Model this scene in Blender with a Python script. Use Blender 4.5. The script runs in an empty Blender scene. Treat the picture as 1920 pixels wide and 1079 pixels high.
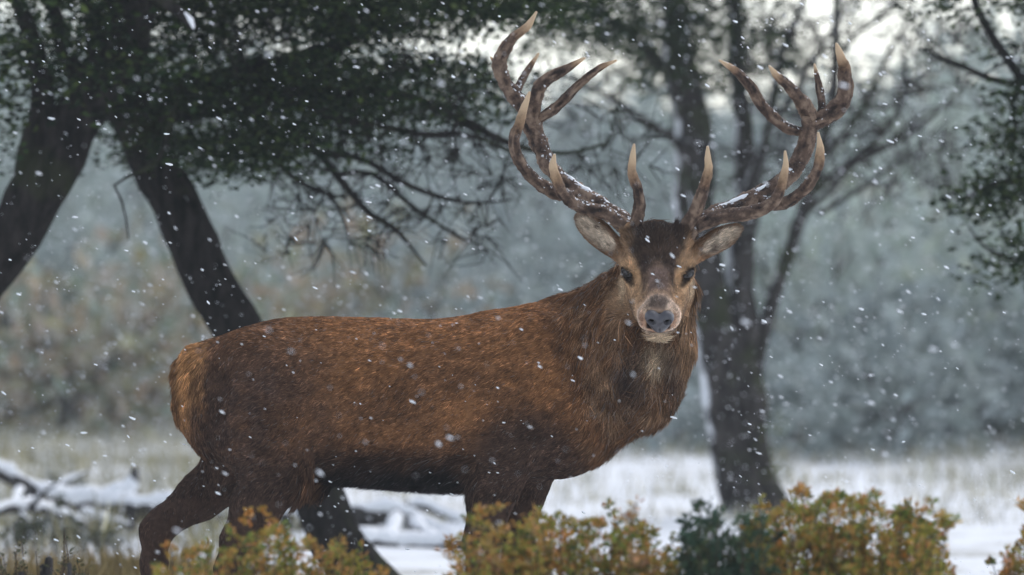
import bpy, math, random
import numpy as np
from mathutils import Vector

random.seed(7)
RNG = np.random.default_rng(7)
scene = bpy.context.scene
COL = scene.collection

# ------------------------------------------------------------------ camera, sky, sun, exposure
CAM_H = 1.3
cd = bpy.data.cameras.new('camera')
cam = bpy.data.objects.new('camera', cd)
COL.objects.link(cam)
cam.location = (0, 0, CAM_H)
cam.rotation_euler = (math.radians(90), 0, 0)
cd.sensor_width = 36.0
cd.lens = 180.0                      # 1920 px wide -> 9600 px focal length
cd.clip_end = 2000
cd.dof.use_dof = True
cd.dof.focus_distance = 15.8
cd.dof.aperture_fstop = 2.8
scene.camera = cam

SUN_EL, SUN_AZ = math.radians(50), math.radians(140)   # azimuth measured from -Y (behind camera) towards +X
world = bpy.data.worlds.new('World')
scene.world = world
world.use_nodes = True
wn, wl = world.node_tree.nodes, world.node_tree.links
wn.clear()
sky = wn.new('ShaderNodeTexSky')
sky.sky_type = 'NISHITA'
sky.sun_disc = False
sky.sun_elevation = SUN_EL
sky.sun_rotation = math.pi - SUN_AZ
sky.air_density = 1.0
sky.dust_density = 1.2
sky.ozone_density = 1.0
hs = wn.new('ShaderNodeHueSaturation')
hs.inputs['Saturation'].default_value = 0.5
bg = wn.new('ShaderNodeBackground')
bg.inputs['Strength'].default_value = 0.15
wo = wn.new('ShaderNodeOutputWorld')
wl.new(sky.outputs[0], hs.inputs['Color'])
wl.new(hs.outputs[0], bg.inputs['Color'])
wl.new(bg.outputs[0], wo.inputs['Surface'])

sd = bpy.data.lights.new('sun', 'SUN')
sd.energy = 0.8
sd.angle = math.radians(45)
sd.color = (1.0, 0.96, 0.9)
sun = bpy.data.objects.new('sun', sd)
COL.objects.link(sun)
sdir = Vector((math.sin(SUN_AZ) * math.cos(SUN_EL), -math.cos(SUN_AZ) * math.cos(SUN_EL), math.sin(SUN_EL)))
sun.rotation_euler = sdir.to_track_quat('Z', 'Y').to_euler()

scene.view_settings.view_transform = 'Standard'
scene.view_settings.look = 'None'
scene.view_settings.exposure = 0.84
scene.view_settings.gamma = 1.0
scene.render.engine = 'CYCLES'
scene.cycles.max_bounces = 6
scene.cycles.diffuse_bounces = 3
scene.cycles.volume_bounces = 1
scene.cycles.use_denoising = True
scene.cycles.sample_clamp_indirect = 4.0

# ------------------------------------------------------------------ helpers
def px(u, v, d):
    """a pixel of the 1920 px photograph at distance d (metres) -> world point"""
    return np.array([(u - 960) / 9600 * d, d, CAM_H - (v - 540) / 9600 * d])

def hash3(ix, iy, iz, seed):
    h = (ix.astype(np.int64) * 374761393 + iy.astype(np.int64) * 668265263 + iz.astype(np.int64) * 2147483647 + seed * 974634777) & 0x7fffffff
    h = ((h ^ (h >> 13)) * 1274126177) & 0x7fffffff
    h = ((h ^ (h >> 16)) * 668265263) & 0x7fffffff
    return ((h ^ (h >> 15)) & 0xffffff) / float(0xffffff)

def noise(p, scale, seed=0):
    """value noise in -1..1 of points (n,3); scale is the feature size"""
    q = np.asarray(p, dtype=np.float64) / scale + 1000.0
    i = np.floor(q).astype(np.int64)
    f = q - i
    f = f * f * (3 - 2 * f)
    out = 0
    for dx in (0, 1):
        for dy in (0, 1):
            for dz in (0, 1):
                w = (f[:, 0] if dx else 1 - f[:, 0]) * (f[:, 1] if dy else 1 - f[:, 1]) * (f[:, 2] if dz else 1 - f[:, 2])
                out = out + w * hash3(i[:, 0] + dx, i[:, 1] + dy, i[:, 2] + dz, seed)
    return out * 2 - 1

def fbm(p, scale, seed=0, n=3):
    o, a, t = 0, 1.0, 0
    for k in range(n):
        o = o + a * noise(p, scale / 2 ** k, seed + k)
        t += a
        a *= 0.5
    return o / t

def sstep(a, b, x):
    t = np.clip((x - a) / (b - a), 0, 1)
    return t * t * (3 - 2 * t)

def unit(v):
    return v / np.maximum(np.linalg.norm(v, axis=-1, keepdims=True), 1e-9)

def mesh_np(name, verts, faces, smooth=True, attr=None, mat=None):
    """verts (n,3); faces a list of (m,k) integer arrays (all of a block share k)"""
    me = bpy.data.meshes.new(name)
    verts = np.ascontiguousarray(verts, dtype=np.float32)
    me.vertices.add(len(verts))
    me.vertices.foreach_set('co', verts.ravel())
    loops, starts, pos = [], [], 0
    for f in faces:
        f = np.asarray(f, dtype=np.int32)
        if len(f) == 0:
            continue
        loops.append(f.ravel())
        starts.append(pos + np.arange(len(f), dtype=np.int32) * f.shape[1])
        pos += f.size
    loops = np.concatenate(loops)
    starts = np.concatenate(starts)
    me.loops.add(len(loops))
    me.loops.foreach_set('vertex_index', loops)
    me.polygons.add(len(starts))
    me.polygons.foreach_set('loop_start', starts)
    if smooth:
        me.polygons.foreach_set('use_smooth', np.ones(len(starts), dtype=bool))
    me.update(calc_edges=True)
    me.validate()
    if attr:
        for k, a in attr.items():
            if a.ndim == 1:
                at = me.attributes.new(k, 'FLOAT', 'POINT')
                at.data.foreach_set('value', np.ascontiguousarray(a, dtype=np.float32))
            else:
                at = me.attributes.new(k, 'FLOAT_COLOR', 'POINT')
                c = np.ones((len(a), 4), dtype=np.float32)
                c[:, :3] = a[:, :3]
                at.data.foreach_set('color', c.ravel())
    if mat:
        me.materials.append(mat)
    return me

def link(name, data, parent=None):
    o = bpy.data.objects.new(name, data)
    COL.objects.link(o)
    if parent is not None:
        o.parent = parent
        o.location = -Vector(parent.location) if parent.parent is None else Vector((0, 0, 0))
    return o

def thing(name, loc, label, cat, group=None):
    o = bpy.data.objects.new(name, None)
    COL.objects.link(o)
    o.empty_display_size = 0.1
    o.location = [float(c) for c in loc]
    o['label'] = label
    o['category'] = cat
    if group:
        o['group'] = group
    return o

class MB:
    """collects tubes and quads into one mesh"""
    def __init__(s):
        s.v, s.q, s.t, s.a, s.n = [], [], [], [], 0
    def add(s, v, q=None, t=None, a=None):
        v = np.asarray(v)
        s.v.append(v)
        if q is not None and len(q):
            s.q.append(np.asarray(q) + s.n)
        if t is not None and len(t):
            s.t.append(np.asarray(t) + s.n)
        s.a.append(np.zeros((len(v), 3)) if a is None else np.broadcast_to(a, (len(v), 3)))
        s.n += len(v)
    def tube(s, P, R, seg=8, bump=0.0, bscale=0.1, seed=0, a=None, groove=0.0):
        P = np.asarray(P, float)
        R = np.asarray(R, float)
        T = unit(np.gradient(P, axis=0))
        ref = np.array([0.31, 0.83, 0.17])
        n0 = unit(np.cross(T[0], ref))
        N = [n0]
        for k in range(1, len(P)):
            nn = N[-1] - T[k] * np.dot(N[-1], T[k])
            N.append(unit(nn))
        N = np.array(N)
        B = np.cross(T, N)
        th = np.linspace(0, 2 * math.pi, seg, endpoint=False)
        ring = N[:, None, :] * np.cos(th)[None, :, None] + B[:, None, :] * np.sin(th)[None, :, None]
        rr = np.repeat(R[:, None], seg, 1)
        V = P[:, None, :] + ring * rr[:, :, None]
        if bump:
            nz = fbm(V.reshape(-1, 3), bscale, seed).reshape(rr.shape)
            V = P[:, None, :] + ring * (rr * (1 + bump * nz))[:, :, None]
        if groove:
            # lengthwise furrows and beads, deeper where the shaft is thick
            sl = np.concatenate([[0], np.cumsum(np.linalg.norm(np.diff(P, axis=0), axis=1))])
            gp = np.stack([np.cos(th)[None, :] + 0 * rr, np.sin(th)[None, :] + 0 * rr, (sl * 14)[:, None] + 0 * rr], -1).reshape(-1, 3)
            gz = noise(gp, 0.42, seed + 31).reshape(rr.shape)
            bd = noise(V.reshape(-1, 3), 0.007, seed + 41).reshape(rr.shape)
            thick = np.clip(rr / 0.02, 0, 1.2)
            g = 1 + groove * thick * (0.75 * gz + 0.55 * np.abs(bd))
            V = P[:, None, :] + (V - P[:, None, :]) * g[:, :, None]
            if a is not None:
                a = np.repeat(np.asarray(a)[:, None, :], seg, 1).copy()
                a[:, :, 2] = np.clip(0.5 + 0.6 * gz, 0, 1)
                a = a.reshape(-1, 3)
                a = np.vstack([a, a[0], a[-1]])
        V = V.reshape(-1, 3)
        k = len(P)
        i = np.arange(k - 1)[:, None] * seg
        j = np.arange(seg)[None, :]
        j2 = (j + 1) % seg
        Q = np.stack([i + j, i + j2, i + seg + j2, i + seg + j], -1).reshape(-1, 4)
        V = np.vstack([V, P[0] - T[0] * R[0] * 0.3, P[-1] + T[-1] * R[-1] * 0.6])
        c0, c1 = k * seg, k * seg + 1
        t0 = np.stack([np.full(seg, c0), (np.arange(seg) + 1) % seg, np.arange(seg)], -1)
        b = (k - 1) * seg
        t1 = np.stack([np.full(seg, c1), b + np.arange(seg), b + (np.arange(seg) + 1) % seg], -1)
        if a is not None and np.ndim(a) == 2 and not groove:
            a = np.vstack([np.repeat(a, seg, 0), a[0], a[-1]])
        s.add(V, Q, np.vstack([t0, t1]), a)
    def mesh(s, name, mat, smooth=True, attr='tint'):
        if not s.v:
            return None
        fs = []
        if s.q:
            fs.append(np.vstack(s.q))
        if s.t:
            fs.append(np.vstack(s.t))
        return mesh_np(name, np.vstack(s.v), fs, smooth, {attr: np.vstack(s.a)}, mat)

def catmull(P, n):
    """resample control rows (any columns) smoothly at n points"""
    P = np.asarray(P, float)
    Q = np.vstack([2 * P[0] - P[1], P, 2 * P[-1] - P[-2]])
    L = np.concatenate([[0], np.cumsum(np.linalg.norm(np.diff(P[:, :3], axis=0), axis=1))])
    s = np.linspace(0, L[-1], n)
    k = np.clip(np.searchsorted(L, s, side='right') - 1, 0, len(P) - 2)
    t = ((s - L[k]) / np.maximum(L[k + 1] - L[k], 1e-9))[:, None]
    p0, p1, p2, p3 = Q[k], Q[k + 1], Q[k + 2], Q[k + 3]
    return 0.5 * ((2 * p1) + (-p0 + p2) * t + (2 * p0 - 5 * p1 + 4 * p2 - p3) * t ** 2 + (-p0 + 3 * p1 - 3 * p2 + p3) * t ** 3)

# ------------------------------------------------------------------ materials
def new_mat(name):
    m = bpy.data.materials.new(name)
    m.use_nodes = True
    nt = m.node_tree
    return m, nt, nt.nodes, nt.links, nt.nodes['Principled BSDF']

def mat_attr(name, attr='tint', rough=0.7, spec=0.3, noise_scale=0, noise_amt=0.3, bump=0, bump_scale=30, bump_dist=0.01, transl=0.0):
    m, nt, N, L, p = new_mat(name)
    at = N.new('ShaderNodeAttribute')
    at.attribute_name = attr
    col = at.outputs['Color']
    tc = N.new('ShaderNodeTexCoord')
    if noise_scale:
        nz = N.new('ShaderNodeTexNoise')
        nz.inputs['Scale'].default_value = noise_scale
        nz.inputs['Detail'].default_value = 5
        L.new(tc.outputs['Object'], nz.inputs['Vector'])
        mr = N.new('ShaderNodeMapRange')
        mr.inputs['From Min'].default_value = 0.3
        mr.inputs['From Max'].default_value = 0.7
        mr.inputs['To Min'].default_value = 1 - noise_amt
        mr.inputs['To Max'].default_value = 1 + noise_amt
        L.new(nz.outputs['Fac'], mr.inputs['Value'])
        mx = N.new('ShaderNodeVectorMath')
        mx.operation = 'SCALE'
        L.new(col, mx.inputs[0])
        L.new(mr.outputs[0], mx.inputs['Scale'])
        col = mx.outputs[0]
    L.new(col, p.inputs['Base Color'])
    p.inputs['Roughness'].default_value = rough
    p.inputs['Specular IOR Level'].default_value = spec
    if bump:
        bz = N.new('ShaderNodeTexNoise')
        bz.inputs['Scale'].default_value = bump_scale
        bz.inputs['Detail'].default_value = 6
        L.new(tc.outputs['Object'], bz.inputs['Vector'])
        bp = N.new('ShaderNodeBump')
        bp.inputs['Strength'].default_value = bump
        bp.inputs['Distance'].default_value = bump_dist
        L.new(bz.outputs['Fac'], bp.inputs['Height'])
        L.new(bp.outputs[0], p.inputs['Normal'])
    if transl:
        out = [n for n in N if n.type == 'OUTPUT_MATERIAL'][0]
        tr = N.new('ShaderNodeBsdfTranslucent')
        L.new(col, tr.inputs['Color'])
        ms = N.new('ShaderNodeMixShader')
        ms.inputs[0].default_value = transl
        L.new(p.outputs[0], ms.inputs[1])
        L.new(tr.outputs[0], ms.inputs[2])
        L.new(ms.outputs[0], out.inputs['Surface'])
    return m

def mat_bark(name, dark, light, snow=0.0, snow_dir=(-1, -0.3, 0.5), moss=0.0):
    """rough bark; snow blown onto one side shows as white patches on it"""
    m, nt, N, L, p = new_mat(name)
    tc = N.new('ShaderNodeTexCoord')
    mp = N.new('ShaderNodeMapping')
    mp.inputs['Scale'].default_value = (1, 1, 0.3)
    L.new(tc.outputs['Object'], mp.inputs['Vector'])
    n1 = N.new('ShaderNodeTexNoise')
    n1.inputs['Scale'].default_value = 22
    n1.inputs['Detail'].default_value = 8
    n1.inputs['Roughness'].default_value = 0.7
    L.new(mp.outputs[0], n1.inputs['Vector'])
    cr = N.new('ShaderNodeValToRGB')
    cr.color_ramp.elements[0].position = 0.35
    cr.color_ramp.elements[0].color = (*dark, 1)
    cr.color_ramp.elements[1].position = 0.72
    cr.color_ramp.elements[1].color = (*light, 1)
    L.new(n1.outputs['Fac'], cr.inputs['Fac'])
    col = cr.outputs['Color']
    if moss:
        n3 = N.new('ShaderNodeTexNoise')
        n3.inputs['Scale'].default_value = 4
        n3.inputs['Detail'].default_value = 6
        L.new(tc.outputs['Object'], n3.inputs['Vector'])
        r3 = N.new('ShaderNodeMapRange')
        r3.inputs['From Min'].default_value = 0.52
        r3.inputs['From Max'].default_value = 0.66
        r3.inputs['To Max'].default_value = moss
        L.new(n3.outputs['Fac'], r3.inputs['Value'])
        m3 = N.new('ShaderNodeMix')
        m3.data_type = 'RGBA'
        m3.inputs['B'].default_value = (0.035, 0.045, 0.016, 1)
        L.new(r3.outputs[0], m3.inputs['Factor'])
        L.new(col, m3.inputs['A'])
        col = m3.outputs['Result']
    if snow:
        ge = N.new('ShaderNodeNewGeometry')
        dt = N.new('ShaderNodeVectorMath')
        dt.operation = 'DOT_PRODUCT'
        d = Vector(snow_dir).normalized()
        dt.inputs[1].default_value = d
        L.new(ge.outputs['Normal'], dt.inputs[0])
        n2 = N.new('ShaderNodeTexNoise')
        n2.inputs['Scale'].default_value = 3.5
        n2.inputs['Detail'].default_value = 7
        n2.inputs['Roughness'].default_value = 0.65
        L.new(tc.outputs['Object'], n2.inputs['Vector'])
        ad = N.new('ShaderNodeMath')
        ad.operation = 'ADD'
        L.new(dt.outputs['Value'], ad.inputs[0])
        L.new(n2.outputs['Fac'], ad.inputs[1])
        r2 = N.new('ShaderNodeMapRange')
        r2.inputs['From Min'].default_value = 1.42 - snow * 0.5
        r2.inputs['From Max'].default_value = 1.56 - snow * 0.5
        L.new(ad.outputs[0], r2.inputs['Value'])
        m2 = N.new('ShaderNodeMix')
        m2.data_type = 'RGBA'
        m2.inputs['B'].default_value = (0.8, 0.82, 0.85, 1)
        L.new(r2.outputs[0], m2.inputs['Factor'])
        L.new(col, m2.inputs['A'])
        col = m2.outputs['Result']
    L.new(col, p.inputs['Base Color'])
    p.inputs['Roughness'].default_value = 0.95
    p.inputs['Specular IOR Level'].default_value = 0.04
    bp = N.new('ShaderNodeBump')
    bp.inputs['Strength'].default_value = 0.8
    bp.inputs['Distance'].default_value = 0.012
    L.new(n1.outputs['Fac'], bp.inputs['Height'])
    L.new(bp.outputs[0], p.inputs['Normal'])
    return m

HAZE = 0.0008
SNOW_LUMP, _nt, _N, _L, _p = new_mat('snow_lump')
_p.inputs['Base Color'].default_value = (0.86, 0.87, 0.89, 1)
_p.inputs['Roughness'].default_value = 0.6
_tc = _N.new('ShaderNodeTexCoord')
_nz = _N.new('ShaderNodeTexNoise')
_nz.inputs['Scale'].default_value = 60
_nz.inputs['Detail'].default_value = 6
_L.new(_tc.outputs['Object'], _nz.inputs['Vector'])
_bp = _N.new('ShaderNodeBump')
_bp.inputs['Strength'].default_value = 0.5
_bp.inputs['Distance'].default_value = 0.01
_L.new(_nz.outputs['Fac'], _bp.inputs['Height'])
_L.new(_bp.outputs[0], _p.inputs['Normal'])

# ------------------------------------------------------------------ ground
def ground_h(x, y):
    P = np.stack([x, y, np.zeros_like(x)], -1)
    edge = 43 - 1.3 * np.clip(x, -2, 6)
    hill = np.clip(y - edge, 0, None)
    z = 0.046 * hill * sstep(0, 14, hill)
    z = z + 0.10 * fbm(P, 6, 200) * sstep(17, 22, y) + 0.035 * fbm(P, 0.9, 210) * sstep(18, 21, y)
    z = z + 0.02 * fbm(P, 0.5, 215)
    z = z + hill * 0.02 * fbm(P, 25, 220)
    return z

def build_ground():
    def axis(breaks):
        out = []
        for a, b, s in breaks:
            out.append(np.arange(a, b, s))
        return np.unique(np.round(np.concatenate(out + [[breaks[-1][1]]]), 4))
    X = axis([(-400, -60, 20), (-60, -12, 3), (-12, -5, 0.4), (-5, 5, 0.09), (5, 12, 0.4), (12, 60, 3), (60, 400, 20)])
    Y = axis([(-60, 4, 8), (4, 14, 0.5), (14, 46, 0.11), (46, 70, 0.6), (70, 160, 3), (160, 700, 30)])
    gx, gy = np.meshgrid(X, Y, indexing='ij')
    x, y = gx.ravel(), gy.ravel()
    z = ground_h(x, np.minimum(y, 160))
    nx, ny = len(X), len(Y)
    i = np.arange(nx - 1)[:, None] * ny + np.arange(ny - 1)[None]
    Q = np.stack([i, i + ny, i + ny + 1, i + 1], -1).reshape(-1, 4)
    m, nt, N, L, p = new_mat('snowy_ground')
    tc = N.new('ShaderNodeTexCoord')
    n1 = N.new('ShaderNodeTexNoise')
    n1.inputs['Scale'].default_value = 1.1
    n1.inputs['Detail'].default_value = 9
    n1.inputs['Roughness'].default_value = 0.68
    L.new(tc.outputs['Object'], n1.inputs['Vector'])
    n2 = N.new('ShaderNodeTexNoise')
    n2.inputs['Scale'].default_value = 7
    n2.inputs['Detail'].default_value = 6
    L.new(tc.outputs['Object'], n2.inputs['Vector'])
    gr = N.new('ShaderNodeValToRGB')
    e = gr.color_ramp.elements
    e[0].position, e[0].color = 0.3, (0.10, 0.085, 0.04, 1)
    e[1].position, e[1].color = 0.7, (0.26, 0.23, 0.12, 1)
    L.new(n2.outputs['Fac'], gr.inputs['Fac'])
    mr = N.new('ShaderNodeMapRange')
    mr.inputs['From Min'].default_value = 0.50
    mr.inputs['From Max'].default_value = 0.68
    mr.inputs['To Max'].default_value = 0.8
    L.new(n1.outputs['Fac'], mr.inputs['Value'])
    mx = N.new('ShaderNodeMix')
    mx.data_type = 'RGBA'
    mx.inputs['A'].default_value = (0.72, 0.74, 0.77, 1)
    L.new(mr.outputs[0], mx.inputs['Factor'])
    L.new(gr.outputs['Color'], mx.inputs['B'])
    L.new(mx.outputs['Result'], p.inputs['Base Color'])
    p.inputs['Roughness'].default_value = 0.8
    p.inputs['Specular IOR Level'].default_value = 0.2
    bp = N.new('ShaderNodeBump')
    bp.inputs['Strength'].default_value = 0.6
    bp.inputs['Distance'].default_value = 0.05
    L.new(n2.outputs['Fac'], bp.inputs['Height'])
    L.new(bp.outputs[0], p.inputs['Normal'])
    o = link('ground', mesh_np('ground', np.stack([x, y, z], -1), [Q], True, None, m))
    o['kind'] = 'structure'
    o['label'] = 'snow-covered meadow with patches of pale grass'
build_ground()

# ------------------------------------------------------------------ foliage helpers
def rand_dirs(n):
    d = RNG.normal(0, 1, (n, 3))
    return unit(d)

def leaf_quads(C, D, Nrm, ln, wd, col, bend=0.25):
    """one small folded leaf per row: base C, direction D, normal Nrm -> verts, tris, colours"""
    n = len(C)
    S = unit(np.cross(D, Nrm))
    Nn = np.cross(S, D)
    ln, wd = np.broadcast_to(ln, n)[:, None], np.broadcast_to(wd, n)[:, None]
    a = C
    b = C + D * ln * 0.5 + S * wd * 0.5 + Nn * ln * bend * 0.5
    c = C + D * ln
    d = C + D * ln * 0.5 - S * wd * 0.5 + Nn * ln * bend * 0.5
    V = np.stack([a, b, c, d], 1).reshape(-1, 3)
    i = np.arange(n)[:, None] * 4
    T = np.concatenate([i + np.array([[0, 1, 2]]), i + np.array([[0, 2, 3]])])
    return V, T, np.repeat(col, 4, 0)

def palette(n, cols, weights, jit=0.25):
    cols = np.array(cols, float)
    k = RNG.choice(len(cols), n, p=np.array(weights) / np.sum(weights))
    return cols[k] * np.exp(RNG.normal(0, jit, (n, 1)))

LEAF = mat_attr('leaf', 'tint', rough=0.65, spec=0.12, transl=0.25)
LEAF_DARK = mat_attr('evergreen_leaf', 'tint', rough=0.8, spec=0.04, transl=0.10)
LEAF_FAR = mat_attr('far_leaf', 'tint', rough=0.8, spec=0.05, transl=0.15)

# ------------------------------------------------------------------ the wooded slope behind, one mass
def build_thicket():
    mb = MB()
    n_shrub = 0
    specs = []
    for row, (d0, d1, cnt, hh) in enumerate([(0, 4, 46, 1.3), (3, 14, 90, 1.9), (12, 32, 110, 2.3), (30, 60, 110, 2.4), (58, 95, 100, 2.3)]):
        for k in range(cnt):
            x = RNG.uniform(-1, 1) * (8 + (d0 + 43) * 0.16)
            y = 43 - 1.3 * np.clip(x, -2, 6) + RNG.uniform(d0, d1)
            tall = 1 + (1.1 * float(sstep(5, 8, np.array(x * 80 / (y + 20)))) + 0.8 * float(sstep(1.2, -3.5, np.array(x * 80 / (y + 20))))) * (row > 1)
            specs.append((x, y, hh * tall * RNG.uniform(0.6, 1.35), row))
    for x, y, h, row in specs:
        z = float(ground_h(np.array([x]), np.array([y]))[0])
        n = 420 if row < 3 else 300
        r = h * RNG.uniform(0.5, 0.85)
        d = rand_dirs(n)
        d[:, 2] = np.abs(d[:, 2])
        rad = RNG.uniform(0.35, 1.0, n) ** 0.6
        P = d * rad[:, None] * np.array([r, r, h])
        P += np.stack([fbm(P + x * 3 + y, 0.7, 300 + k) for k in range(3)], -1) * 0.35
        P[:, 2] = np.abs(P[:, 2]) * 0.95
        kind = noise(np.array([[x, y, 0.0]]), 5.0, 17)[0] + RNG.normal(0, 0.25)
        left = (x < -1.2) and (y < 52)
        if left and RNG.random() < 0.88:
            cols, wts = [(0.33, 0.23, 0.12), (0.26, 0.23, 0.09), (0.36, 0.24, 0.15), (0.13, 0.17, 0.08)], [4, 3, 2, 2]
        elif kind > 0.35:
            cols, wts = [(0.22, 0.25, 0.10), (0.16, 0.22, 0.11), (0.30, 0.25, 0.14)], [3, 3, 1.4]
        elif kind > -0.2:
            cols, wts = [(0.10, 0.13, 0.085), (0.13, 0.16, 0.10), (0.18, 0.19, 0.13)], [3, 3, 1]
        else:
            cols, wts = [(0.065, 0.085, 0.075), (0.09, 0.11, 0.09), (0.13, 0.14, 0.11)], [3, 3, 1]
        col = palette(n, cols, wts)
        # snow on the leaves, with pale distance haze mixed into their colour
        sn = np.clip(RNG.normal((0.30 if left else 0.53) + 0.12 * kind, 0.12, n), 0, 0.8)[:, None]
        col = col * (1 - sn) + np.array([0.60, 0.67, 0.66]) * sn
        D = unit(d + RNG.normal(0, 0.5, (n, 3)))
        V, T, A = leaf_quads(P + np.array([x, y, z]), D, rand_dirs(n), RNG.uniform(0.12, 0.3, n), RNG.uniform(0.07, 0.16, n), col)
        mb.add(V, None, T, A)
        # a few stems, so that each bush stands on the ground
        for k in range(3):
            b = np.array([x, y, z]) + np.append(RNG.normal(0, 0.12, 2), -0.05)
            e = np.array([x, y, z]) + np.append(RNG.normal(0, r * 0.4, 2), h * 0.7)
            m = (b + e) / 2 + RNG.normal(0, 0.08, 3)
            mb.tube(np.array([b, m, e]), [0.035, 0.025, 0.012], 4, a=(0.06, 0.05, 0.045))
    o = link('thicket', mb.mesh('thicket', LEAF_FAR, smooth=False))
    o['kind'] = 'stuff'
    o['label'] = 'hazy grey-green thicket of snow-dusted bushes covering the far slope'
    o['category'] = 'thicket'
build_thicket()

# ------------------------------------------------------------------ trees
class Tree:
    """a tree as a net of limbs; twigs reach for points of the crown from the nearest limb"""
    def __init__(s, base, label, bark, group=None):
        s.root = thing('beech_tree', base, label, 'tree', group)
        s.trunk, s.br, s.lf = MB(), MB(), MB()
        s.nodes, s.rad = [], []
        s.bark = bark
    def limb(s, ctrl, d, target=None, seg=14, bump=0.12, n=None, node=True, bs=0.09):
        """ctrl: (u, v, half width in px[, distance offset])"""
        rows = []
        for c in ctrl:
            dd = d + (c[3] if len(c) > 3 else 0)
            rows.append([*px(c[0], c[1], dd), c[2] / 9600 * dd])
        rows = np.array(rows)
        L = np.sum(np.linalg.norm(np.diff(rows[:, :3], axis=0), axis=1))
        n = n or max(8, int(L / 0.06))
        R = catmull(rows, n)
        R[:, 3] = np.maximum(R[:, 3], 0.003)
        kink = np.stack([noise(R[:, :3], 0.22, 500 + k + int(ctrl[0][0])) for k in range(3)], -1)
        R[:, :3] += kink * (0.25 * R[:, 3:4] + 0.006)
        (s.trunk if target is None else target).tube(R[:, :3], R[:, 3], seg, bump=bump, bscale=bs, seed=int(ctrl[0][0]) % 97)
        if node:
            s.nodes.extend(R[::2, :3])
            s.rad.extend(R[::2, 3])
    def reach(s, targets, r0=0.006, wig=0.10, seg=5, droop=0.0, maxlen=3.0):
        """grow a branch from the nearest node to each target, nearest first"""
        targets = np.asarray(targets)
        ends = []
        Nn = np.array(s.nodes)
        d0 = np.min(np.linalg.norm(targets[:, None, :] - Nn[None, ::3, :], axis=2), axis=1)
        for i in np.argsort(d0):
            T = targets[i]
            Nn = np.array(s.nodes)
            dd = np.linalg.norm(Nn - T, axis=1) + 0.35 * np.maximum(0, Nn[:, 2] - T[2])
            k = int(np.argmin(dd))
            A = Nn[k]
            L = np.linalg.norm(T - A)
            if L < 0.05 or L > maxlen:
                continue
            m = max(4, int(L / 0.09))
            x = np.linspace(0, 1, m)[:, None]
            P = A + (T - A) * x
            off = RNG.normal(0, 1, (3, 3)) * wig * L
            P = P + off[0] * np.sin(math.pi * x) + off[1] * 0.5 * np.sin(2 * math.pi * x) + off[2] * 0.25 * np.sin(3 * math.pi * x)
            P[:, 2] += (droop * L * np.sin(math.pi * x))[:, 0]
            P += np.stack([noise(P, 0.12, 700 + q + i % 50) for q in range(3)], -1) * 0.018 * np.minimum(1, x * 4)
            rb = min(s.rad[k] * 0.75, r0 + 0.010 * L)
            R = rb * (1 - 0.72 * x[:, 0])
            s.br.tube(P, R, seg)
            s.nodes.extend(P[1:])
            s.rad.extend(R[1:])
            ends.append((P[-1], unit(P[-1] - P[-2]), rb))
        return ends
    def twigs(s, ends, n, ln, r=0.0022):
        """short bare twigs fanning from branch ends and along branches"""
        for (e, d, rb) in ends:
            for k in range(n):
                dd = unit(d + RNG.normal(0, 0.6, 3))
                L = ln * RNG.uniform(0.4, 1.3)
                mid = e + dd * L * 0.5 + RNG.normal(0, 0.02, 3)
                end = e + dd * L + RNG.normal(0, 0.04, 3)
                s.br.tube(np.array([e - d * 0.02, mid, end]), [r, r * 0.8, r * 0.4], 4)
    def sprays(s, centers, per, size, cols, wts, leaf=(0.016, 0.03), flat=0.35, hang=0.15):
        C = np.asarray(centers)
        m = len(C)
        P = np.repeat(C, per, 0)
        n = len(P)
        off = RNG.normal(0, 1, (n, 3)) * size * np.array([1, 1, flat])
        P = P + off
        P[:, 2] -= hang * np.linalg.norm(off[:, :2], axis=1)
        D = unit(off * np.array([1, 1, 0.4]) + RNG.normal(0, 0.03, (n, 3)))
        Nn = unit(np.array([0, 0, 1.0]) + RNG.normal(0, 0.55, (n, 3)))
        col = palette(n, cols, wts)
        V, T, A = leaf_quads(P, D, Nn, RNG.uniform(*leaf, n), RNG.uniform(leaf[0] * 0.7, leaf[1] * 0.7, n), col)
        s.lf.add(V, None, T, A)
    def finish(s, trunk_label=None):
        t = link('trunk', s.trunk.mesh('trunk', s.bark), s.root)
        if s.br.n:
            link('branches', s.br.mesh('branches', s.bark), s.root)['kind'] = 'stuff'
        if s.lf.n:
            link('crown', s.lf.mesh('crown', LEAF_DARK, smooth=False), s.root)['kind'] = 'stuff'
        return s.root

def cloud(n, c, r, d=None):
    """n random points in an ellipsoid given in world metres"""
    q = rand_dirs(n) * (RNG.random(n) ** (1 / 2.4))[:, None]
    return np.asarray(c) + q * np.asarray(r)

def pxcloud(n, u0, u1, v0, v1, d0, d1):
    u, v, d = RNG.uniform(u0, u1, n), RNG.uniform(v0, v1, n), RNG.uniform(d0, d1, n)
    return np.stack([(u - 960) / 9600 * d, d, CAM_H - (v - 540) / 9600 * d], -1)

DARKBARK = mat_bark('dark_bark', (0.006, 0.0055, 0.0055), (0.042, 0.036, 0.033), moss=0.5)
SNOWBARK = mat_bark('snow_blown_bark', (0.009, 0.008, 0.008), (0.095, 0.084, 0.078), snow=-0.01, snow_dir=(-0.95, -0.35, 0.1), moss=0.7)
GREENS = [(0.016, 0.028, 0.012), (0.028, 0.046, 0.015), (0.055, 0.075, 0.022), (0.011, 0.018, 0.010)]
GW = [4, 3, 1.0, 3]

def crown_above(t, c, r, n, per, size, leaf=(0.03, 0.055)):
    """the part of a crown that rises out of the picture"""
    T = cloud(n, c, r)
    e = t.reach(T, r0=0.008, wig=0.08, maxlen=4)
    t.sprays([q[0] for q in e], per, size, GREENS, GW, leaf)

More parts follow.
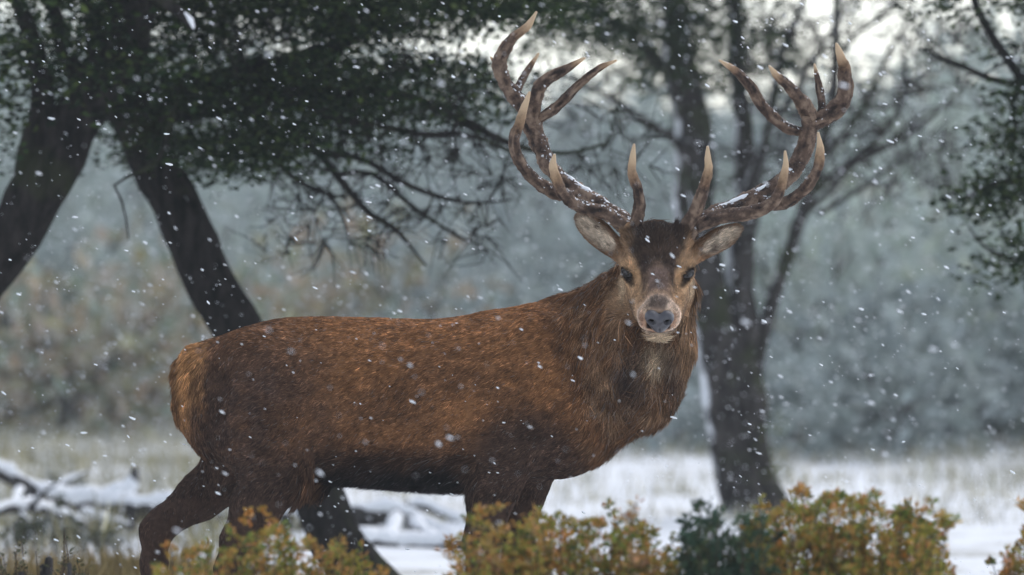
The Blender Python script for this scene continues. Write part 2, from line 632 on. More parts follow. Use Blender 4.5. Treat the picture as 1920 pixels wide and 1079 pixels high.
def build_trees():
    # --- leaning trunk at the left edge
    d = 20.5
    t = Tree(px(-330, 1150, d), 'dark beech trunk at the left edge leaning right into the canopy', DARKBARK, 'beech trees behind the stag')
    t.limb([(-330, 1180, 78), (-250, 950, 66), (-150, 750, 60), (-60, 570, 56), (10, 440, 54), (68, 345, 52), (118, 265, 50), (170, 180, 46), (240, 60, 38), (300, -90, 30, 0.2), (330, -300, 20, 0.4)], d, seg=18)
    t.limb([(70, 345, 34), (66, 270, 30), (80, 190, 24), (70, 100, 18), (30, -20, 14)], d, seg=10)
    t.limb([(170, 185, 22), (120, 90, 16), (100, 20, 12), (60, -80, 8)], d, seg=10)
    e = t.reach(pxcloud(46, -120, 330, -60, 200, d - 0.7, d + 0.8), r0=0.007)
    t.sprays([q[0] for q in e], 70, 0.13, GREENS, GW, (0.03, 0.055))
    e = t.reach(pxcloud(14, -60, 90, 140, 330, d - 0.5, d + 0.5), r0=0.005)
    t.sprays([q[0] for q in e], 34, 0.08, GREENS, [3, 4, 3, 1], (0.025, 0.045))
    e = t.reach(pxcloud(10, -40, 150, 20, 110, d - 0.4, d + 0.4), r0=0.006)
    t.twigs(e, 3, 0.14)
    crown_above(t, px(150, -500, d), (1.7, 1.5, 1.0), 70, 60, 0.17)
    t.finish()
    # --- second trunk leaning left, foot hidden behind the stag
    d = 21.2
    t = Tree(px(700, 1128, d), 'dark beech trunk leaning left behind the stag with a wide overhanging canopy', DARKBARK, 'beech trees behind the stag')
    t.limb([(715, 1150, 66), (668, 1070, 52), (596, 945, 49), (515, 770, 48), (446, 612, 48), (404, 530, 47), (347, 418, 46), (300, 335, 45), (262, 255, 44), (215, 165, 42), (190, 60, 36), (200, -80, 28), (240, -300, 18)], d, seg=18)
    t.limb([(262, 262, 30), (330, 200, 26), (430, 150, 22), (560, 120, 18), (680, 60, 14), (780, -40, 10)], d, seg=10)
    t.limb([(300, 215, 20), (420, 205, 17), (560, 185, 14), (640, 170, 12), (700, 176, 11), (770, 185, 9.5), (800, 200, 9), (870, 228, 8), (940, 264, 6.5), (1000, 285, 5), (1070, 290, 3.5), (1140, 268, 2.5)], d - 0.3, seg=9)
    t.limb([(420, 205, 12), (520, 235, 10), (600, 290, 8), (650, 350, 7), (690, 400, 6), (740, 430, 5), (775, 470, 3), (800, 500, 1.6)], d - 0.2, seg=7)
    t.limb([(600, 290, 6), (680, 300, 6), (760, 345, 5), (830, 370, 4.5), (890, 380, 3), (960, 375, 2)], d - 0.2, seg=7)
    t.limb([(640, 330, 5), (700, 330, 5), (770, 385, 4), (850, 440, 3), (900, 462, 1.8)], d, seg=6)
    t.limb([(560, 185, 9), (640, 225, 7), (720, 235, 6), (800, 252, 6), (850, 250, 5), (900, 262, 4), (985, 300, 2.5)], d - 0.5, seg=7)
    t.limb([(500, 220, 7), (520, 300, 6), (560, 340, 5), (610, 362, 4), (640, 400, 3), (655, 450, 1.6)], d - 0.3, seg=6)
    t.limb([(330, 205, 9), (300, 300, 5), (250, 330, 4), (215, 345, 3), (232, 390, 2.5), (240, 450, 1.5)], d - 0.9, seg=6)
    t.limb([(262, 240, 14), (270, 60, 13, -0.9), (262, -40, 13, -1.4), (300, -2, 11, -1.6), (335, 22, 9, -1.65), (362, 54, 7.5, -1.7)], d, seg=8)
    dense = [(-60, 760, -150, 40, 110), (200, 700, -80, 190, 150), (240, 560, 150, 290, 64), (480, 720, 100, 290, 52), (600, 920, -60, 60, 70), (640, 900, 110, 215, 44), (860, 1100, -60, 30, 40), (340, 520, 250, 330, 18)]
    for u0, u1, v0, v1, n in dense:
        e = t.reach(pxcloud(n, u0, u1, v0, v1, d - 0.9, d + 0.9), r0=0.006)
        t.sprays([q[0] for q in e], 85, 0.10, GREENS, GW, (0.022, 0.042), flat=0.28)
    e = t.reach(pxcloud(95, 480, 960, 240, 480, d - 0.6, d + 0.6), r0=0.0055, wig=0.12, droop=0.08)
    t.twigs(e, 4, 0.15, 0.0032)
    e = t.reach(pxcloud(30, 860, 1240, 150, 340, d - 0.6, d + 0.4), r0=0.005, wig=0.1)
    t.twigs(e, 4, 0.16, 0.003)
    e = t.reach(pxcloud(60, 380, 900, 60, 300, d - 0.9, d + 0.2), r0=0.005, wig=0.1)
    t.twigs(e, 4, 0.16, 0.003)
    tip = MB()
    tip.tube(catmull(np.array([px(346, 24, d - 1.69), px(356, 36, d - 1.7), px(363, 54, d - 1.71)]), 8), np.array([0.003, 0.006, 0.008, 0.009, 0.009, 0.009, 0.008, 0.004]), 9, bump=0.4, bscale=0.02)
    link('snow_patch', tip.mesh('snow_patch', SNOW_LUMP), t.root)
    crown_above(t, px(450, -560, d), (2.4, 1.6, 1.0), 100, 60, 0.18)
    t.finish()
    # --- the many-stemmed tree behind the antlers
    d = 29.0
    t = Tree(px(1412, 968, d), 'snow-streaked beech with several stems rising behind the right antler', SNOWBARK, 'beech trees behind the stag')
    t.limb([(1412, 985, 66), (1410, 940, 58), (1402, 880, 50), (1396, 800, 46), (1386, 720, 44), (1378, 640, 40), (1384, 560, 32), (1390, 470, 27), (1394, 390, 24), (1392, 300, 20), (1390, 200, 17), (1384, 100, 15), (1378, 0, 13), (1370, -160, 10)], d, seg=16, bump=0.22, bs=0.13)
    t.limb([(1398, 975, 44), (1378, 860, 38), (1362, 760, 36), (1348, 680, 36), (1338, 600, 38), (1326, 520, 38), (1312, 430, 38), (1304, 340, 38), (1296, 250, 36), (1284, 160, 32), (1272, 80, 28), (1262, -10, 24), (1250, -160, 16)], d - 0.1, seg=16, bump=0.2, bs=0.13)
    t.limb([(1412, 720, 18), (1424, 650, 16), (1440, 590, 14), (1466, 510, 13), (1492, 430, 12.5), (1516, 370, 12), (1536, 310, 10.5), (1548, 250, 10), (1560, 180, 9.5), (1566, 90, 9), (1570, 0, 8), (1572, -120, 6)], d + 0.1, seg=10)
    t.limb([(1516, 372, 8), (1556, 335, 7), (1610, 290, 6.5), (1660, 240, 6), (1690, 190, 5), (1698, 120, 4), (1688, 60, 3)], d + 0.2, seg=8)
    t.limb([(1500, 410, 6), (1556, 360, 6), (1600, 310, 5.5), (1650, 285, 5), (1700, 240, 4), (1750, 200, 2.5)], d - 0.4, seg=7)
    t.limb([(1540, 300, 7), (1596, 240, 6), (1640, 160, 5), (1670, 90, 4), (1720, 20, 3)], d - 0.3, seg=6)
    t.limb([(1610, 290, 6), (1680, 268, 5), (1740, 228, 4), (1800, 170, 3)], d + 0.1, seg=6)
    t.limb([(1530, 400, 6), (1570, 380, 5), (1630, 345, 4.5), (1690, 300, 3.5), (1750, 285, 2.5)], d + 0.3, seg=6)
    t.limb([(1566, 110, 6), (1610, 60, 5), (1660, 30, 4), (1700, -40, 3)], d, seg=6)
    t.limb([(1394, 390, 14), (1420, 320, 12), (1436, 250, 10), (1450, 170, 9), (1470, 90, 8), (1500, 20, 6), (1530, -60, 5)], d - 0.2, seg=8)
    t.limb([(1436, 250, 7), (1480, 190, 6), (1520, 120, 5), (1560, 60, 4), (1600, -10, 3)], d - 0.2, seg=7)
    t.limb([(1312, 430, 14), (1290, 330, 9), (1265, 265, 8), (1210, 225, 6), (1150, 190, 5), (1080, 150, 4)], d - 0.2, seg=8)
    t.limb([(1296, 250, 9), (1230, 250, 6), (1180, 205, 5), (1120, 170, 4), (1050, 165, 2.5)], d + 0.3, seg=7)
    t.limb([(1284, 165, 14), (1220, 100, 10), (1160, 50, 8), (1080, 10, 6), (1000, -30, 5)], d, seg=8)
    e = t.reach(pxcloud(190, 1380, 1800, -60, 360, d - 0.7, d + 0.7), r0=0.006, wig=0.1)
    t.twigs(e, 4, 0.28, 0.0055)
    e = t.reach(pxcloud(40, 1020, 1300, 120, 360, d - 0.7, d + 0.7), r0=0.007, wig=0.1)
    t.twigs(e, 3, 0.24, 0.0045)
    for u0, u1, v0, v1, n in [(1060, 1400, -90, 60, 56), (1180, 1400, 40, 150, 22), (1020, 1130, 20, 90, 10), (1390, 1460, 80, 110, 6)]:
        e = t.reach(pxcloud(n, u0, u1, v0, v1, d - 0.8, d + 0.8), r0=0.006)
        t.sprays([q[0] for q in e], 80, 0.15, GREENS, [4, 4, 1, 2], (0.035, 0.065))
    # sprouts on the stem
    P = pxcloud(12, 1420, 1470, 780, 900, d - 0.2, d + 0.1)
    t.sprays(P, 18, 0.035, [(0.10, 0.11, 0.02), (0.06, 0.08, 0.02)], [1, 1], (0.02, 0.036), flat=1)
    P = pxcloud(8, 1425, 1465, 400, 520, d - 0.2, d + 0.1)
    e = t.reach(P, r0=0.003)
    t.sprays([q[0] for q in e], 14, 0.05, [(0.06, 0.08, 0.03), (0.04, 0.06, 0.03)], [1, 1], (0.02, 0.036), flat=1)
    crown_above(t, px(1300, -420, d), (2.2, 1.8, 0.9), 80, 60, 0.2, (0.04, 0.07))
    t.finish()
    # --- overhanging tree whose trunk stands beyond the right edge
    d = 22.0
    t = Tree(px(2190, 1107, d), 'dark leafy beech boughs hanging in from beyond the right edge', DARKBARK, 'beech trees behind the stag')
    t.limb([(2190, 1130, 70), (2170, 900, 60), (2140, 650, 54), (2120, 400, 50), (2090, 200, 44), (2060, 0, 36), (2050, -250, 24)], d, seg=16)
    t.limb([(2085, 190, 20), (2000, 170, 13), (1930, 158, 9), (1860, 150, 7), (1790, 120, 5), (1720, 92, 3)], d + 0.3, seg=8)
    t.limb([(2065, 30, 20), (1980, 120, 12), (1920, 150, 10), (1895, 120, 9), (1850, 60, 8), (1815, -20, 7), (1790, -90, 5)], d, seg=8)
    t.limb([(2110, 350, 18), (2010, 330, 12), (1930, 335, 8), (1870, 345, 5), (1810, 372, 2.5)], d - 0.2, seg=8)
    t.limb([(2130, 470, 16), (2020, 480, 10), (1930, 490, 6), (1870, 478, 4), (1835, 450, 2.5), (1815, 420, 1.6)], d - 0.1, seg=7)
    t.limb([(1930, 158, 7), (1900, 190, 5), (1905, 240, 4), (1895, 300, 2.5)], d, seg=6)
    e = t.reach(pxcloud(26, 1740, 2000, -50, 160, d - 0.6, d + 0.6), r0=0.005)
    t.twigs(e, 3, 0.14)
    for u0, u1, v0, v1, n, per in [(1890, 2060, -60, 330, 44, 28), (1840, 1990, 310, 390, 18, 30), (1890, 2020, 430, 520, 16, 30), (1750, 1850, -30, 20, 6, 20), (1890, 1960, 180, 290, 10, 24), (1800, 1850, 355, 385, 3, 16)]:
        e = t.reach(pxcloud(n, u0, u1, v0, v1, d - 0.5, d + 0.5), r0=0.005)
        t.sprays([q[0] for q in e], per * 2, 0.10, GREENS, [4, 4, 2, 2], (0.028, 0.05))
    e = t.reach(pxcloud(3, -5, 0, 0, 1, d, d)) if False else None
    crown_above(t, px(2150, -400, d), (1.6, 1.5, 1.0), 60, 60, 0.17)
    t.finish()
build_trees()

# ------------------------------------------------------------------ fallen wood under snow
WOOD = mat_bark('weathered_wood', (0.022, 0.020, 0.020), (0.10, 0.09, 0.085))
def fallen(name, label, limbs, cat='log', snow_h=1.0):
    """limbs: lists of (u, v, radius m, distance); v is where the limb's axis shows"""
    c0 = limbs[0][0]
    p0 = px(c0[0], c0[1], c0[3])
    gz = float(ground_h(p0[:1], p0[1:2])[0])
    root = thing(name, (p0[0], p0[1], gz), label, cat, 'fallen wood in the snow')
    for k, lm in enumerate(limbs):
        wood, sn = MB(), MB()
        rows = np.array([[*px(c[0], c[1], c[3]), c[2] * 0.82] for c in lm])
        R = catmull(rows, max(14, 7 * len(lm)))
        R[:, 3] = np.maximum(R[:, 3], 0.006)
        wood.tube(R[:, :3], R[:, 3], 12, bump=0.25, bscale=0.08, seed=k + 3)
        o = link('log' if k == 0 else 'branch', wood.mesh('log', WOOD), root)
        x = np.linspace(0, 1, len(R))
        S = R[2:-1].copy()
        lump = 0.95 + 0.4 * noise(S[:, :3], 0.16, 51 + k) + 0.2 * noise(S[:, :3], 0.06, 61 + k)
        S[:, 2] += S[:, 3] * 0.6 * snow_h
        S[:, 3] *= np.clip(lump, 0.3, 1.15)
        S = catmull(S, len(S) * 3)
        sn.tube(S[:, :3], np.maximum(S[:, 3], 0.004), 14, bump=0.45, bscale=0.06, seed=k + 13)
        link('snow_cap', sn.mesh('snow_cap', SNOW_LUMP), o)
    return root

def build_wood():
    fallen('fallen_branch', 'curved fallen branch under thick snow at far left with upturned dark end', [
        [(-20, 880, 0.05, 27), (20, 896, 0.05, 27), (70, 925, 0.058, 27), (130, 945, 0.065, 27), (200, 945, 0.062, 27), (240, 925, 0.06, 27), (252, 890, 0.03, 27), (254, 878, 0.02, 27)],
        [(200, 948, 0.05, 27), (270, 955, 0.06, 26.8), (330, 948, 0.06, 26.7), (400, 945, 0.05, 26.6)],
        [(150, 962, 0.035, 26.6), (200, 978, 0.03, 26.4), (250, 990, 0.02, 26.2)],
        [(100, 938, 0.02, 27), (120, 905, 0.016, 27.1), (165, 885, 0.008, 27.2)],
        [(40, 915, 0.025, 26.9), (30, 950, 0.02, 26.5), (60, 985, 0.014, 26.2)]])
    fallen('fallen_branch', 'slim snowy branch crossing in front of the curved fallen branch at far left', [
        [(-30, 965, 0.03, 25.6), (40, 950, 0.035, 25.8), (110, 962, 0.03, 26.0), (170, 990, 0.025, 26.0)],
        [(60, 952, 0.02, 25.8), (80, 925, 0.015, 25.8), (110, 905, 0.008, 25.8)]], snow_h=0.8)
    fallen('fallen_branch', 'low snow-laden fallen branch lying behind the hind hock', [
        [(90, 985, 0.05, 27.5), (180, 965, 0.06, 27.6), (280, 968, 0.07, 27.6), (380, 975, 0.06, 27.4), (470, 960, 0.05, 27.2)]])
    fallen('fallen_tree', 'tangle of snow-covered fallen limbs seen beneath the belly', [
        [(600, 965, 0.06, 26.5), (680, 968, 0.065, 26.5), (740, 965, 0.06, 26.5), (790, 985, 0.05, 26.4), (830, 1005, 0.045, 26.3), (900, 1020, 0.04, 26.2)],
        [(745, 970, 0.05, 26.2), (738, 1000, 0.045, 25.8), (730, 1025, 0.04, 25.4)],
        [(775, 985, 0.045, 26.0), (800, 1005, 0.04, 25.7), (830, 1025, 0.035, 25.4)],
        [(640, 1012, 0.05, 25.2), (700, 1020, 0.055, 25.2), (780, 1024, 0.05, 25.2), (860, 1018, 0.05, 25.1), (930, 1012, 0.04, 25.0)]])
    fallen('fallen_branch', 'thin fallen branch with snow beneath the belly nearest the front leg', [
        [(760, 950, 0.03, 28.5), (800, 952, 0.035, 28.4), (840, 968, 0.035, 28.2), (890, 990, 0.03, 28.0)]])
    fallen('snow_hummock_branch', 'short snowy branch stub poking up between hind legs and leaning trunk', [
        [(520, 965, 0.06, 26.8), (545, 975, 0.07, 26.8), (580, 985, 0.06, 26.8)]])
build_wood()

# ------------------------------------------------------------------ grass tufts in the snow
def build_grass():
    mb = MB()
    def tuft(x, y, h, n, cols, wts, spread=0.06):
        z = ground_h(np.full(n, x), np.full(n, y))
        b = np.stack([x + RNG.normal(0, spread, n), y + RNG.normal(0, spread, n), z - 0.02], -1)
        D = unit(np.stack([RNG.normal(0, 0.32, n), RNG.normal(0, 0.32, n), np.ones(n)], -1))
        col = palette(n, cols, wts)
        V, T, A = leaf_quads(b, D, rand_dirs(n), h * RNG.uniform(0.5, 1.2, n), RNG.uniform(0.004, 0.009, n), col, 0.1)
        mb.add(V, None, T, A)
    dry, w = [(0.38, 0.34, 0.20), (0.28, 0.26, 0.14), (0.45, 0.42, 0.30), (0.6, 0.6, 0.58)], [3, 2, 2, 2.5]
    for k in range(330):
        x, y = RNG.uniform(-6, -1.2), RNG.uniform(24, 42)
        tuft(x, y, RNG.uniform(0.12, 0.3), 26, dry, w, 0.12)
    for k in range(760):
        x, y = RNG.uniform(-7, 8), RNG.uniform(27, 46)
        tuft(x, y, RNG.uniform(0.08, 0.2), 14, dry, w, 0.12)
    for k in range(300):
        x = RNG.uniform(-8, 8)
        y = 43 - 1.3 * np.clip(x, -2, 6) + RNG.uniform(-7, 3) * RNG.random()
        tuft(x, y, RNG.uniform(0.08, 0.24), 18, [(0.34, 0.31, 0.18), (0.24, 0.24, 0.14), (0.5, 0.5, 0.44), (0.62, 0.63, 0.62)], [2, 2, 2, 2], 0.16)
    o = link('grass', mb.mesh('grass', LEAF, smooth=False))
    o['kind'] = 'stuff'
    o['label'] = 'pale dry grass poking through the snow of the meadow'
    o['category'] = 'grass'
    mb = MB()
    for k in range(300):
        x, y = RNG.uniform(-4.0, -1.3), RNG.uniform(20.5, 22.5)
        tuft(x, y, RNG.uniform(0.10, 0.24), 34, [(0.36, 0.26, 0.11), (0.24, 0.19, 0.08), (0.42, 0.33, 0.17)], [2, 2, 1], 0.07)
    o = link('rough_grass', mb.mesh('rough_grass', LEAF, smooth=False))
    o['kind'] = 'stuff'
    o['label'] = 'tawny rough grass along the bottom left behind the twiggy shrub'
    o['category'] = 'grass'
build_grass()

# ------------------------------------------------------------------ shrubs in front of the stag
STEM = mat_bark('shrub_stem', (0.03, 0.022, 0.016), (0.12, 0.085, 0.06))
AUT = [(0.48, 0.20, 0.05), (0.32, 0.27, 0.055), (0.17, 0.21, 0.045), (0.52, 0.32, 0.10), (0.09, 0.13, 0.04), (0.48, 0.27, 0.19)]
def shrub(label, outline, d, depth, n, cols, wts, leaf=(0.012, 0.024), per=58, name='barberry_shrub', lean=0.25, bare=0.0):
    """outline: (u, v) points of the top edge; shoots rise from the ground to below it"""
    O = np.array(outline, float)
    uc = (O[0, 0] + O[-1, 0]) / 2
    base = px(uc, 540, d)
    root = thing(name, (base[0], d, float(ground_h(base[:1], np.array([d]))[0])), label, 'shrub', 'shrubs in front of the stag')
    st, lf = MB(), MB()
    for k in range(n):
        dd = d + RNG.uniform(-depth, depth)
        u = RNG.uniform(O[0, 0], O[-1, 0])
        vt = np.interp(u, O[:, 0], O[:, 1]) + abs(RNG.normal(0, 1)) * 42 + 18 - 36 * (RNG.random() < 0.10)
        top = px(u, vt, dd)
        if RNG.random() < 0.45:
            top[2] *= RNG.uniform(0.45, 0.95)
        if top[2] < 0.08:
            continue
        bx = base[0] + (top[0] - base[0]) * (1 - lean) + RNG.normal(0, 0.03)
        b = np.array([bx, dd + RNG.normal(0, 0.03), -0.02])
        mid = (b + top) / 2 + RNG.normal(0, 0.03, 3)
        R = catmull(np.array([b, mid, top]), 9)
        R += np.stack([noise(R, 0.07, 900 + q) for q in range(3)], -1) * 0.008
        st.tube(R, np.linspace(0.0045, 0.0012, 9), 4)
        # side sprigs
        stems = [R]
        for q in range(RNG.integers(3, 6)):
            i = RNG.integers(3, 9)
            L = RNG.uniform(0.04, 0.10) * (0.6 if i > 6 else 1)
            dr = unit(np.array([RNG.normal(0, 0.7), RNG.normal(0, 0.7), 0.75]))
            S = R[i] + dr * np.linspace(0, L, 4)[:, None]
            st.tube(S, np.linspace(0.0018, 0.0009, 4), 3)
            stems.append(S)
        tone = cols[RNG.choice(len(cols), p=np.array(wts) / np.sum(wts))]
        for S in stems:
            main = S is R
            m = int((per if main else per * 0.33) * (1 - bare))
            if m < 1:
                continue
            x = RNG.uniform(0.22 if main else 0.1, 1.02, m) ** 0.8
            f = x * (len(S) - 1)
            i = np.clip(f.astype(int), 0, len(S) - 2)
            P = S[i] + (S[i + 1] - S[i]) * (f - i)[:, None]
            D = unit(rand_dirs(m) * np.array([1, 1, 0.6]) + np.array([0, 0, 0.55]))
            col = palette(m, cols, wts)
            col = col * 0.5 + np.array(tone) * 0.5 * np.exp(RNG.normal(0, 0.2, (m, 1)))
            young = (sstep(0.72, 1.0, x) * (RNG.random(m) < 0.28) * (len(cols) == 6))[:, None]
            col = col * (1 - 0.75 * young) + np.array([0.48, 0.21, 0.07]) * 0.75 * young
            V, T, A = leaf_quads(P + D * 0.004, D, rand_dirs(m), RNG.uniform(*leaf, m), RNG.uniform(leaf[0] * 0.6, leaf[1] * 0.62, m), col)
            lf.add(V, None, T, A)
    link('stems', st.mesh('stems', STEM), root)['kind'] = 'stuff'
    if lf.n:
        link('foliage', lf.mesh('foliage', LEAF, smooth=False), root)['kind'] = 'stuff'
    return root

def build_shrubs():
    shrub('orange and green shrub under the hind legs of the stag',
          [(285, 1075), (330, 1050), (380, 1020), (420, 1010), (470, 1005), (500, 990), (545, 1000), (580, 1010), (620, 1000), (640, 1030), (690, 1050), (730, 1075)], 13.0, 0.3, 200, AUT, [1.8, 3.6, 3.4, 1.5, 2.2, 0.8])
    shrub('orange-tinged shrub in front of the front legs',
          [(850, 1030), (872, 975), (890, 985), (930, 1000), (970, 985), (1010, 965), (1060, 962), (1100, 955), (1140, 965), (1180, 985), (1230, 1000), (1265, 1020), (1285, 1050)], 12.9, 0.35, 235, AUT, [1.9, 3.6, 3.2, 1.6, 2, 0.8])
    shrub('dark green shrub between the two orange shrubs right of the front legs',
          [(1275, 1030), (1300, 975), (1330, 965), (1370, 955), (1410, 962), (1440, 985), (1455, 1030)], 12.7, 0.22, 110, [(0.03, 0.06, 0.04), (0.05, 0.085, 0.05), (0.075, 0.11, 0.06), (0.14, 0.15, 0.05)], [3, 3, 1.6, 0.5], (0.012, 0.024))
    shrub('large bushy shrub with orange-red shoot tips at lower right',
          [(1380, 990), (1430, 955), (1470, 925), (1500, 905), (1530, 940), (1580, 915), (1620, 930), (1650, 955), (1690, 940), (1720, 965), (1750, 985), (1775, 1010), (1785, 1045)], 13.0, 0.4, 290, AUT, [1.6, 3.6, 3.8, 1.4, 2.4, 0.8])
    shrub('sparse reddish shrub cut by the right edge of the picture',
          [(1865, 1045), (1890, 1005), (1920, 985), (1960, 975), (2010, 1000)], 13.3, 0.25, 60, AUT, [3, 2, 2, 2, 2, 2])
    shrub('small dark twiggy shrub with few leaves in the bottom left corner',
          [(-30, 1000), (20, 1010), (60, 1005), (95, 970), (120, 1000), (150, 1020), (175, 1060)], 14.3, 0.2, 60, [(0.05, 0.055, 0.03), (0.08, 0.08, 0.04), (0.16, 0.13, 0.08)], [2, 2, 1], (0.010, 0.018), per=22, name='twiggy_shrub', bare=0.35)
    for lab, out, dd, n in (
            ('low dark heath clump half buried in snow below the fallen branch at far left', [(0, 985), (40, 955), (90, 945), (140, 965), (170, 995)], 25.4, 70),
            ('small dark heath clump in the snow beyond the curved fallen branch', [(55, 905), (80, 880), (110, 872), (150, 890), (185, 910)], 28.6, 50),
            ('grey-green heath clump in the snow just left of the hind leg', [(150, 1000), (190, 985), (235, 990), (265, 1010)], 24.6, 40)):
        shrub(lab, out, dd, 0.2, n, [(0.05, 0.06, 0.04), (0.09, 0.10, 0.06), (0.16, 0.15, 0.09), (0.6, 0.62, 0.64)], [3, 3, 2, 1.6], (0.02, 0.04), per=20, name='heath_clump')['group'] = 'heath clumps in the snow'
    # dead snags in it
    sn = thing('dead_stub', px(70, 1140, 14.2) * np.array([1, 1, 0]), 'grey broken stubs of dead wood beside the twiggy shrub at bottom left', 'dead wood')
    for k, (a, b, r) in enumerate([((40, 1330), (92, 1048), 0.016), ((75, 1330), (80, 1062), 0.013), ((20, 1330), (40, 1075), 0.010), ((100, 1330), (130, 1058), 0.008)]):
        mb = MB()
        P = catmull(np.array([px(*a, 14.2), (px(*a, 14.2) + px(*b, 14.2)) / 2 + np.array([0.02, 0, 0]), px(*b, 14.2)]), 14)
        P[:, 2] = np.maximum(P[:, 2], -0.02 + 0.0 * P[:, 2])
        mb.tube(P, np.linspace(r * 1.4, r * 0.8, 14), 9, bump=0.3, bscale=0.03, seed=k)
        link('stub', mb.mesh('stub', WOOD), sn)
build_shrubs()

# ------------------------------------------------------------------ falling snow
def build_snow():
    t = (1 + 5 ** 0.5) / 2
    ico = (unit(np.array([(-1, t, 0), (1, t, 0), (-1, -t, 0), (1, -t, 0), (0, -1, t), (0, 1, t), (0, -1, -t), (0, 1, -t), (t, 0, -1), (t, 0, 1), (-t, 0, -1), (-t, 0, 1)], float)),
           np.array([(0, 11, 5), (0, 5, 1), (0, 1, 7), (0, 7, 10), (0, 10, 11), (1, 5, 9), (5, 11, 4), (11, 10, 2), (10, 7, 6), (7, 1, 8), (3, 9, 4), (3, 4, 2), (3, 2, 6), (3, 6, 8), (3, 8, 9), (4, 9, 5), (2, 4, 11), (6, 2, 10), (8, 6, 7), (9, 8, 1)]))
    octa = (np.array([(1, 0, 0), (-1, 0, 0), (0, 1, 0), (0, -1, 0), (0, 0, 1), (0, 0, -1)], float),
            np.array([(0, 2, 4), (2, 1, 4), (1, 3, 4), (3, 0, 4), (2, 0, 5), (1, 2, 5), (3, 1, 5), (0, 3, 5)]))
    VV, TT, off = [], [], 0
    for (iv, it), n, y0, y1, r0, r1 in ((ico, 6500, 11, 21, 0.0022, 0.0042), (octa, 34000, 11, 21, 0.0010, 0.0022), (octa, 88000, 21, 46, 0.0012, 0.0042)):
        P = np.stack([RNG.uniform(-6.5, 6.5, n), RNG.uniform(y0, y1, n), RNG.uniform(0.05, 5.5, n)], -1)
        r = r0 + (r1 - r0) * RNG.random(n) ** 2.2
        ax = unit(np.array([0.85, 0.1, -0.45]) + RNG.normal(0, 0.16, (n, 3)))
        k = len(iv)
        V = iv[None] * RNG.uniform(0.75, 1.2, (n, k, 1))
        el = RNG.uniform(0.9, 2.6, n)
        V = V + ax[:, None, :] * (np.sum(V * ax[:, None, :], 2, keepdims=True) * el[:, None, None])
        VV.append((V * r[:, None, None] + P[:, None, :]).reshape(-1, 3))
        TT.append((it[None] + np.arange(n)[:, None, None] * k).reshape(-1, 3) + off)
        off += n * k
    V, T = np.vstack(VV), np.vstack(TT)
    m, nt, N, L, p = new_mat('snowflake')
    p.inputs['Base Color'].default_value = (0.92, 0.93, 0.95, 1)
    p.inputs['Roughness'].default_value = 0.7
    p.inputs['Subsurface Weight'].default_value = 0.0
    out = [q for q in N if q.type == 'OUTPUT_MATERIAL'][0]
    tr = N.new('ShaderNodeBsdfTranslucent')
    tr.inputs['Color'].default_value = (0.92, 0.94, 0.97, 1)
    ms = N.new('ShaderNodeMixShader')
    ms.inputs[0].default_value = 0.45
    L.new(p.outputs[0], ms.inputs[1])
    L.new(tr.outputs[0], ms.inputs[2])
    L.new(ms.outputs[0], out.inputs['Surface'])
    o = link('falling_snow', mesh_np('falling_snow', V, [T], True, None, m))
    o['kind'] = 'stuff'
    o['label'] = 'white snowflakes drifting down through the whole scene'
    o['category'] = 'snow'
build_snow()

# ------------------------------------------------------------------ hazy air
def build_haze():
    x0, x1, y0, y1, z0, z1 = -70, 70, -8, 175, -3, 14
    V = np.array([(x, y, z) for x in (x0, x1) for y in (y0, y1) for z in (z0, z1)], float)
    Q = np.array([(0, 1, 3, 2), (4, 6, 7, 5), (0, 4, 5, 1), (2, 3, 7, 6), (0, 2, 6, 4), (1, 5, 7, 3)])
    m = bpy.data.materials.new('haze')
    m.use_nodes = True
    N, L = m.node_tree.nodes, m.node_tree.links
    N.clear()
    out = N.new('ShaderNodeOutputMaterial')
    vol = N.new('ShaderNodeVolumePrincipled')
    vol.inputs['Color'].default_value = (0.86, 0.93, 0.97, 1)
    vol.inputs['Density'].default_value = HAZE
    vol.inputs['Anisotropy'].default_value = 0.2
    L.new(vol.outputs[0], out.inputs['Volume'])
    o = link('haze', mesh_np('haze', V, [Q], False, None, m))
    o['kind'] = 'stuff'
    o['label'] = 'pale blue-grey snowy air filling the whole valley'
build_haze()


# ------------------------------------------------------------------ the stag
# The animal is laid out in its own plane 16 m from the camera, 600 units to the metre:
# u to the right, v down (1320 = ground), w away from the camera.
SU, SY = 600.0, 16.0
def CP(u, v, w):
    s = 1 + w / SU / SY
    return np.array([960 + (u - 960) * s, 540 + (v - 540) * s, w], float)
def toW(P):
    P = np.asarray(P, float)
    return np.stack([(P[..., 0] - 960) / SU, SY + P[..., 2] / SU, CAM_H - (P[..., 1] - 540) / SU], -1)

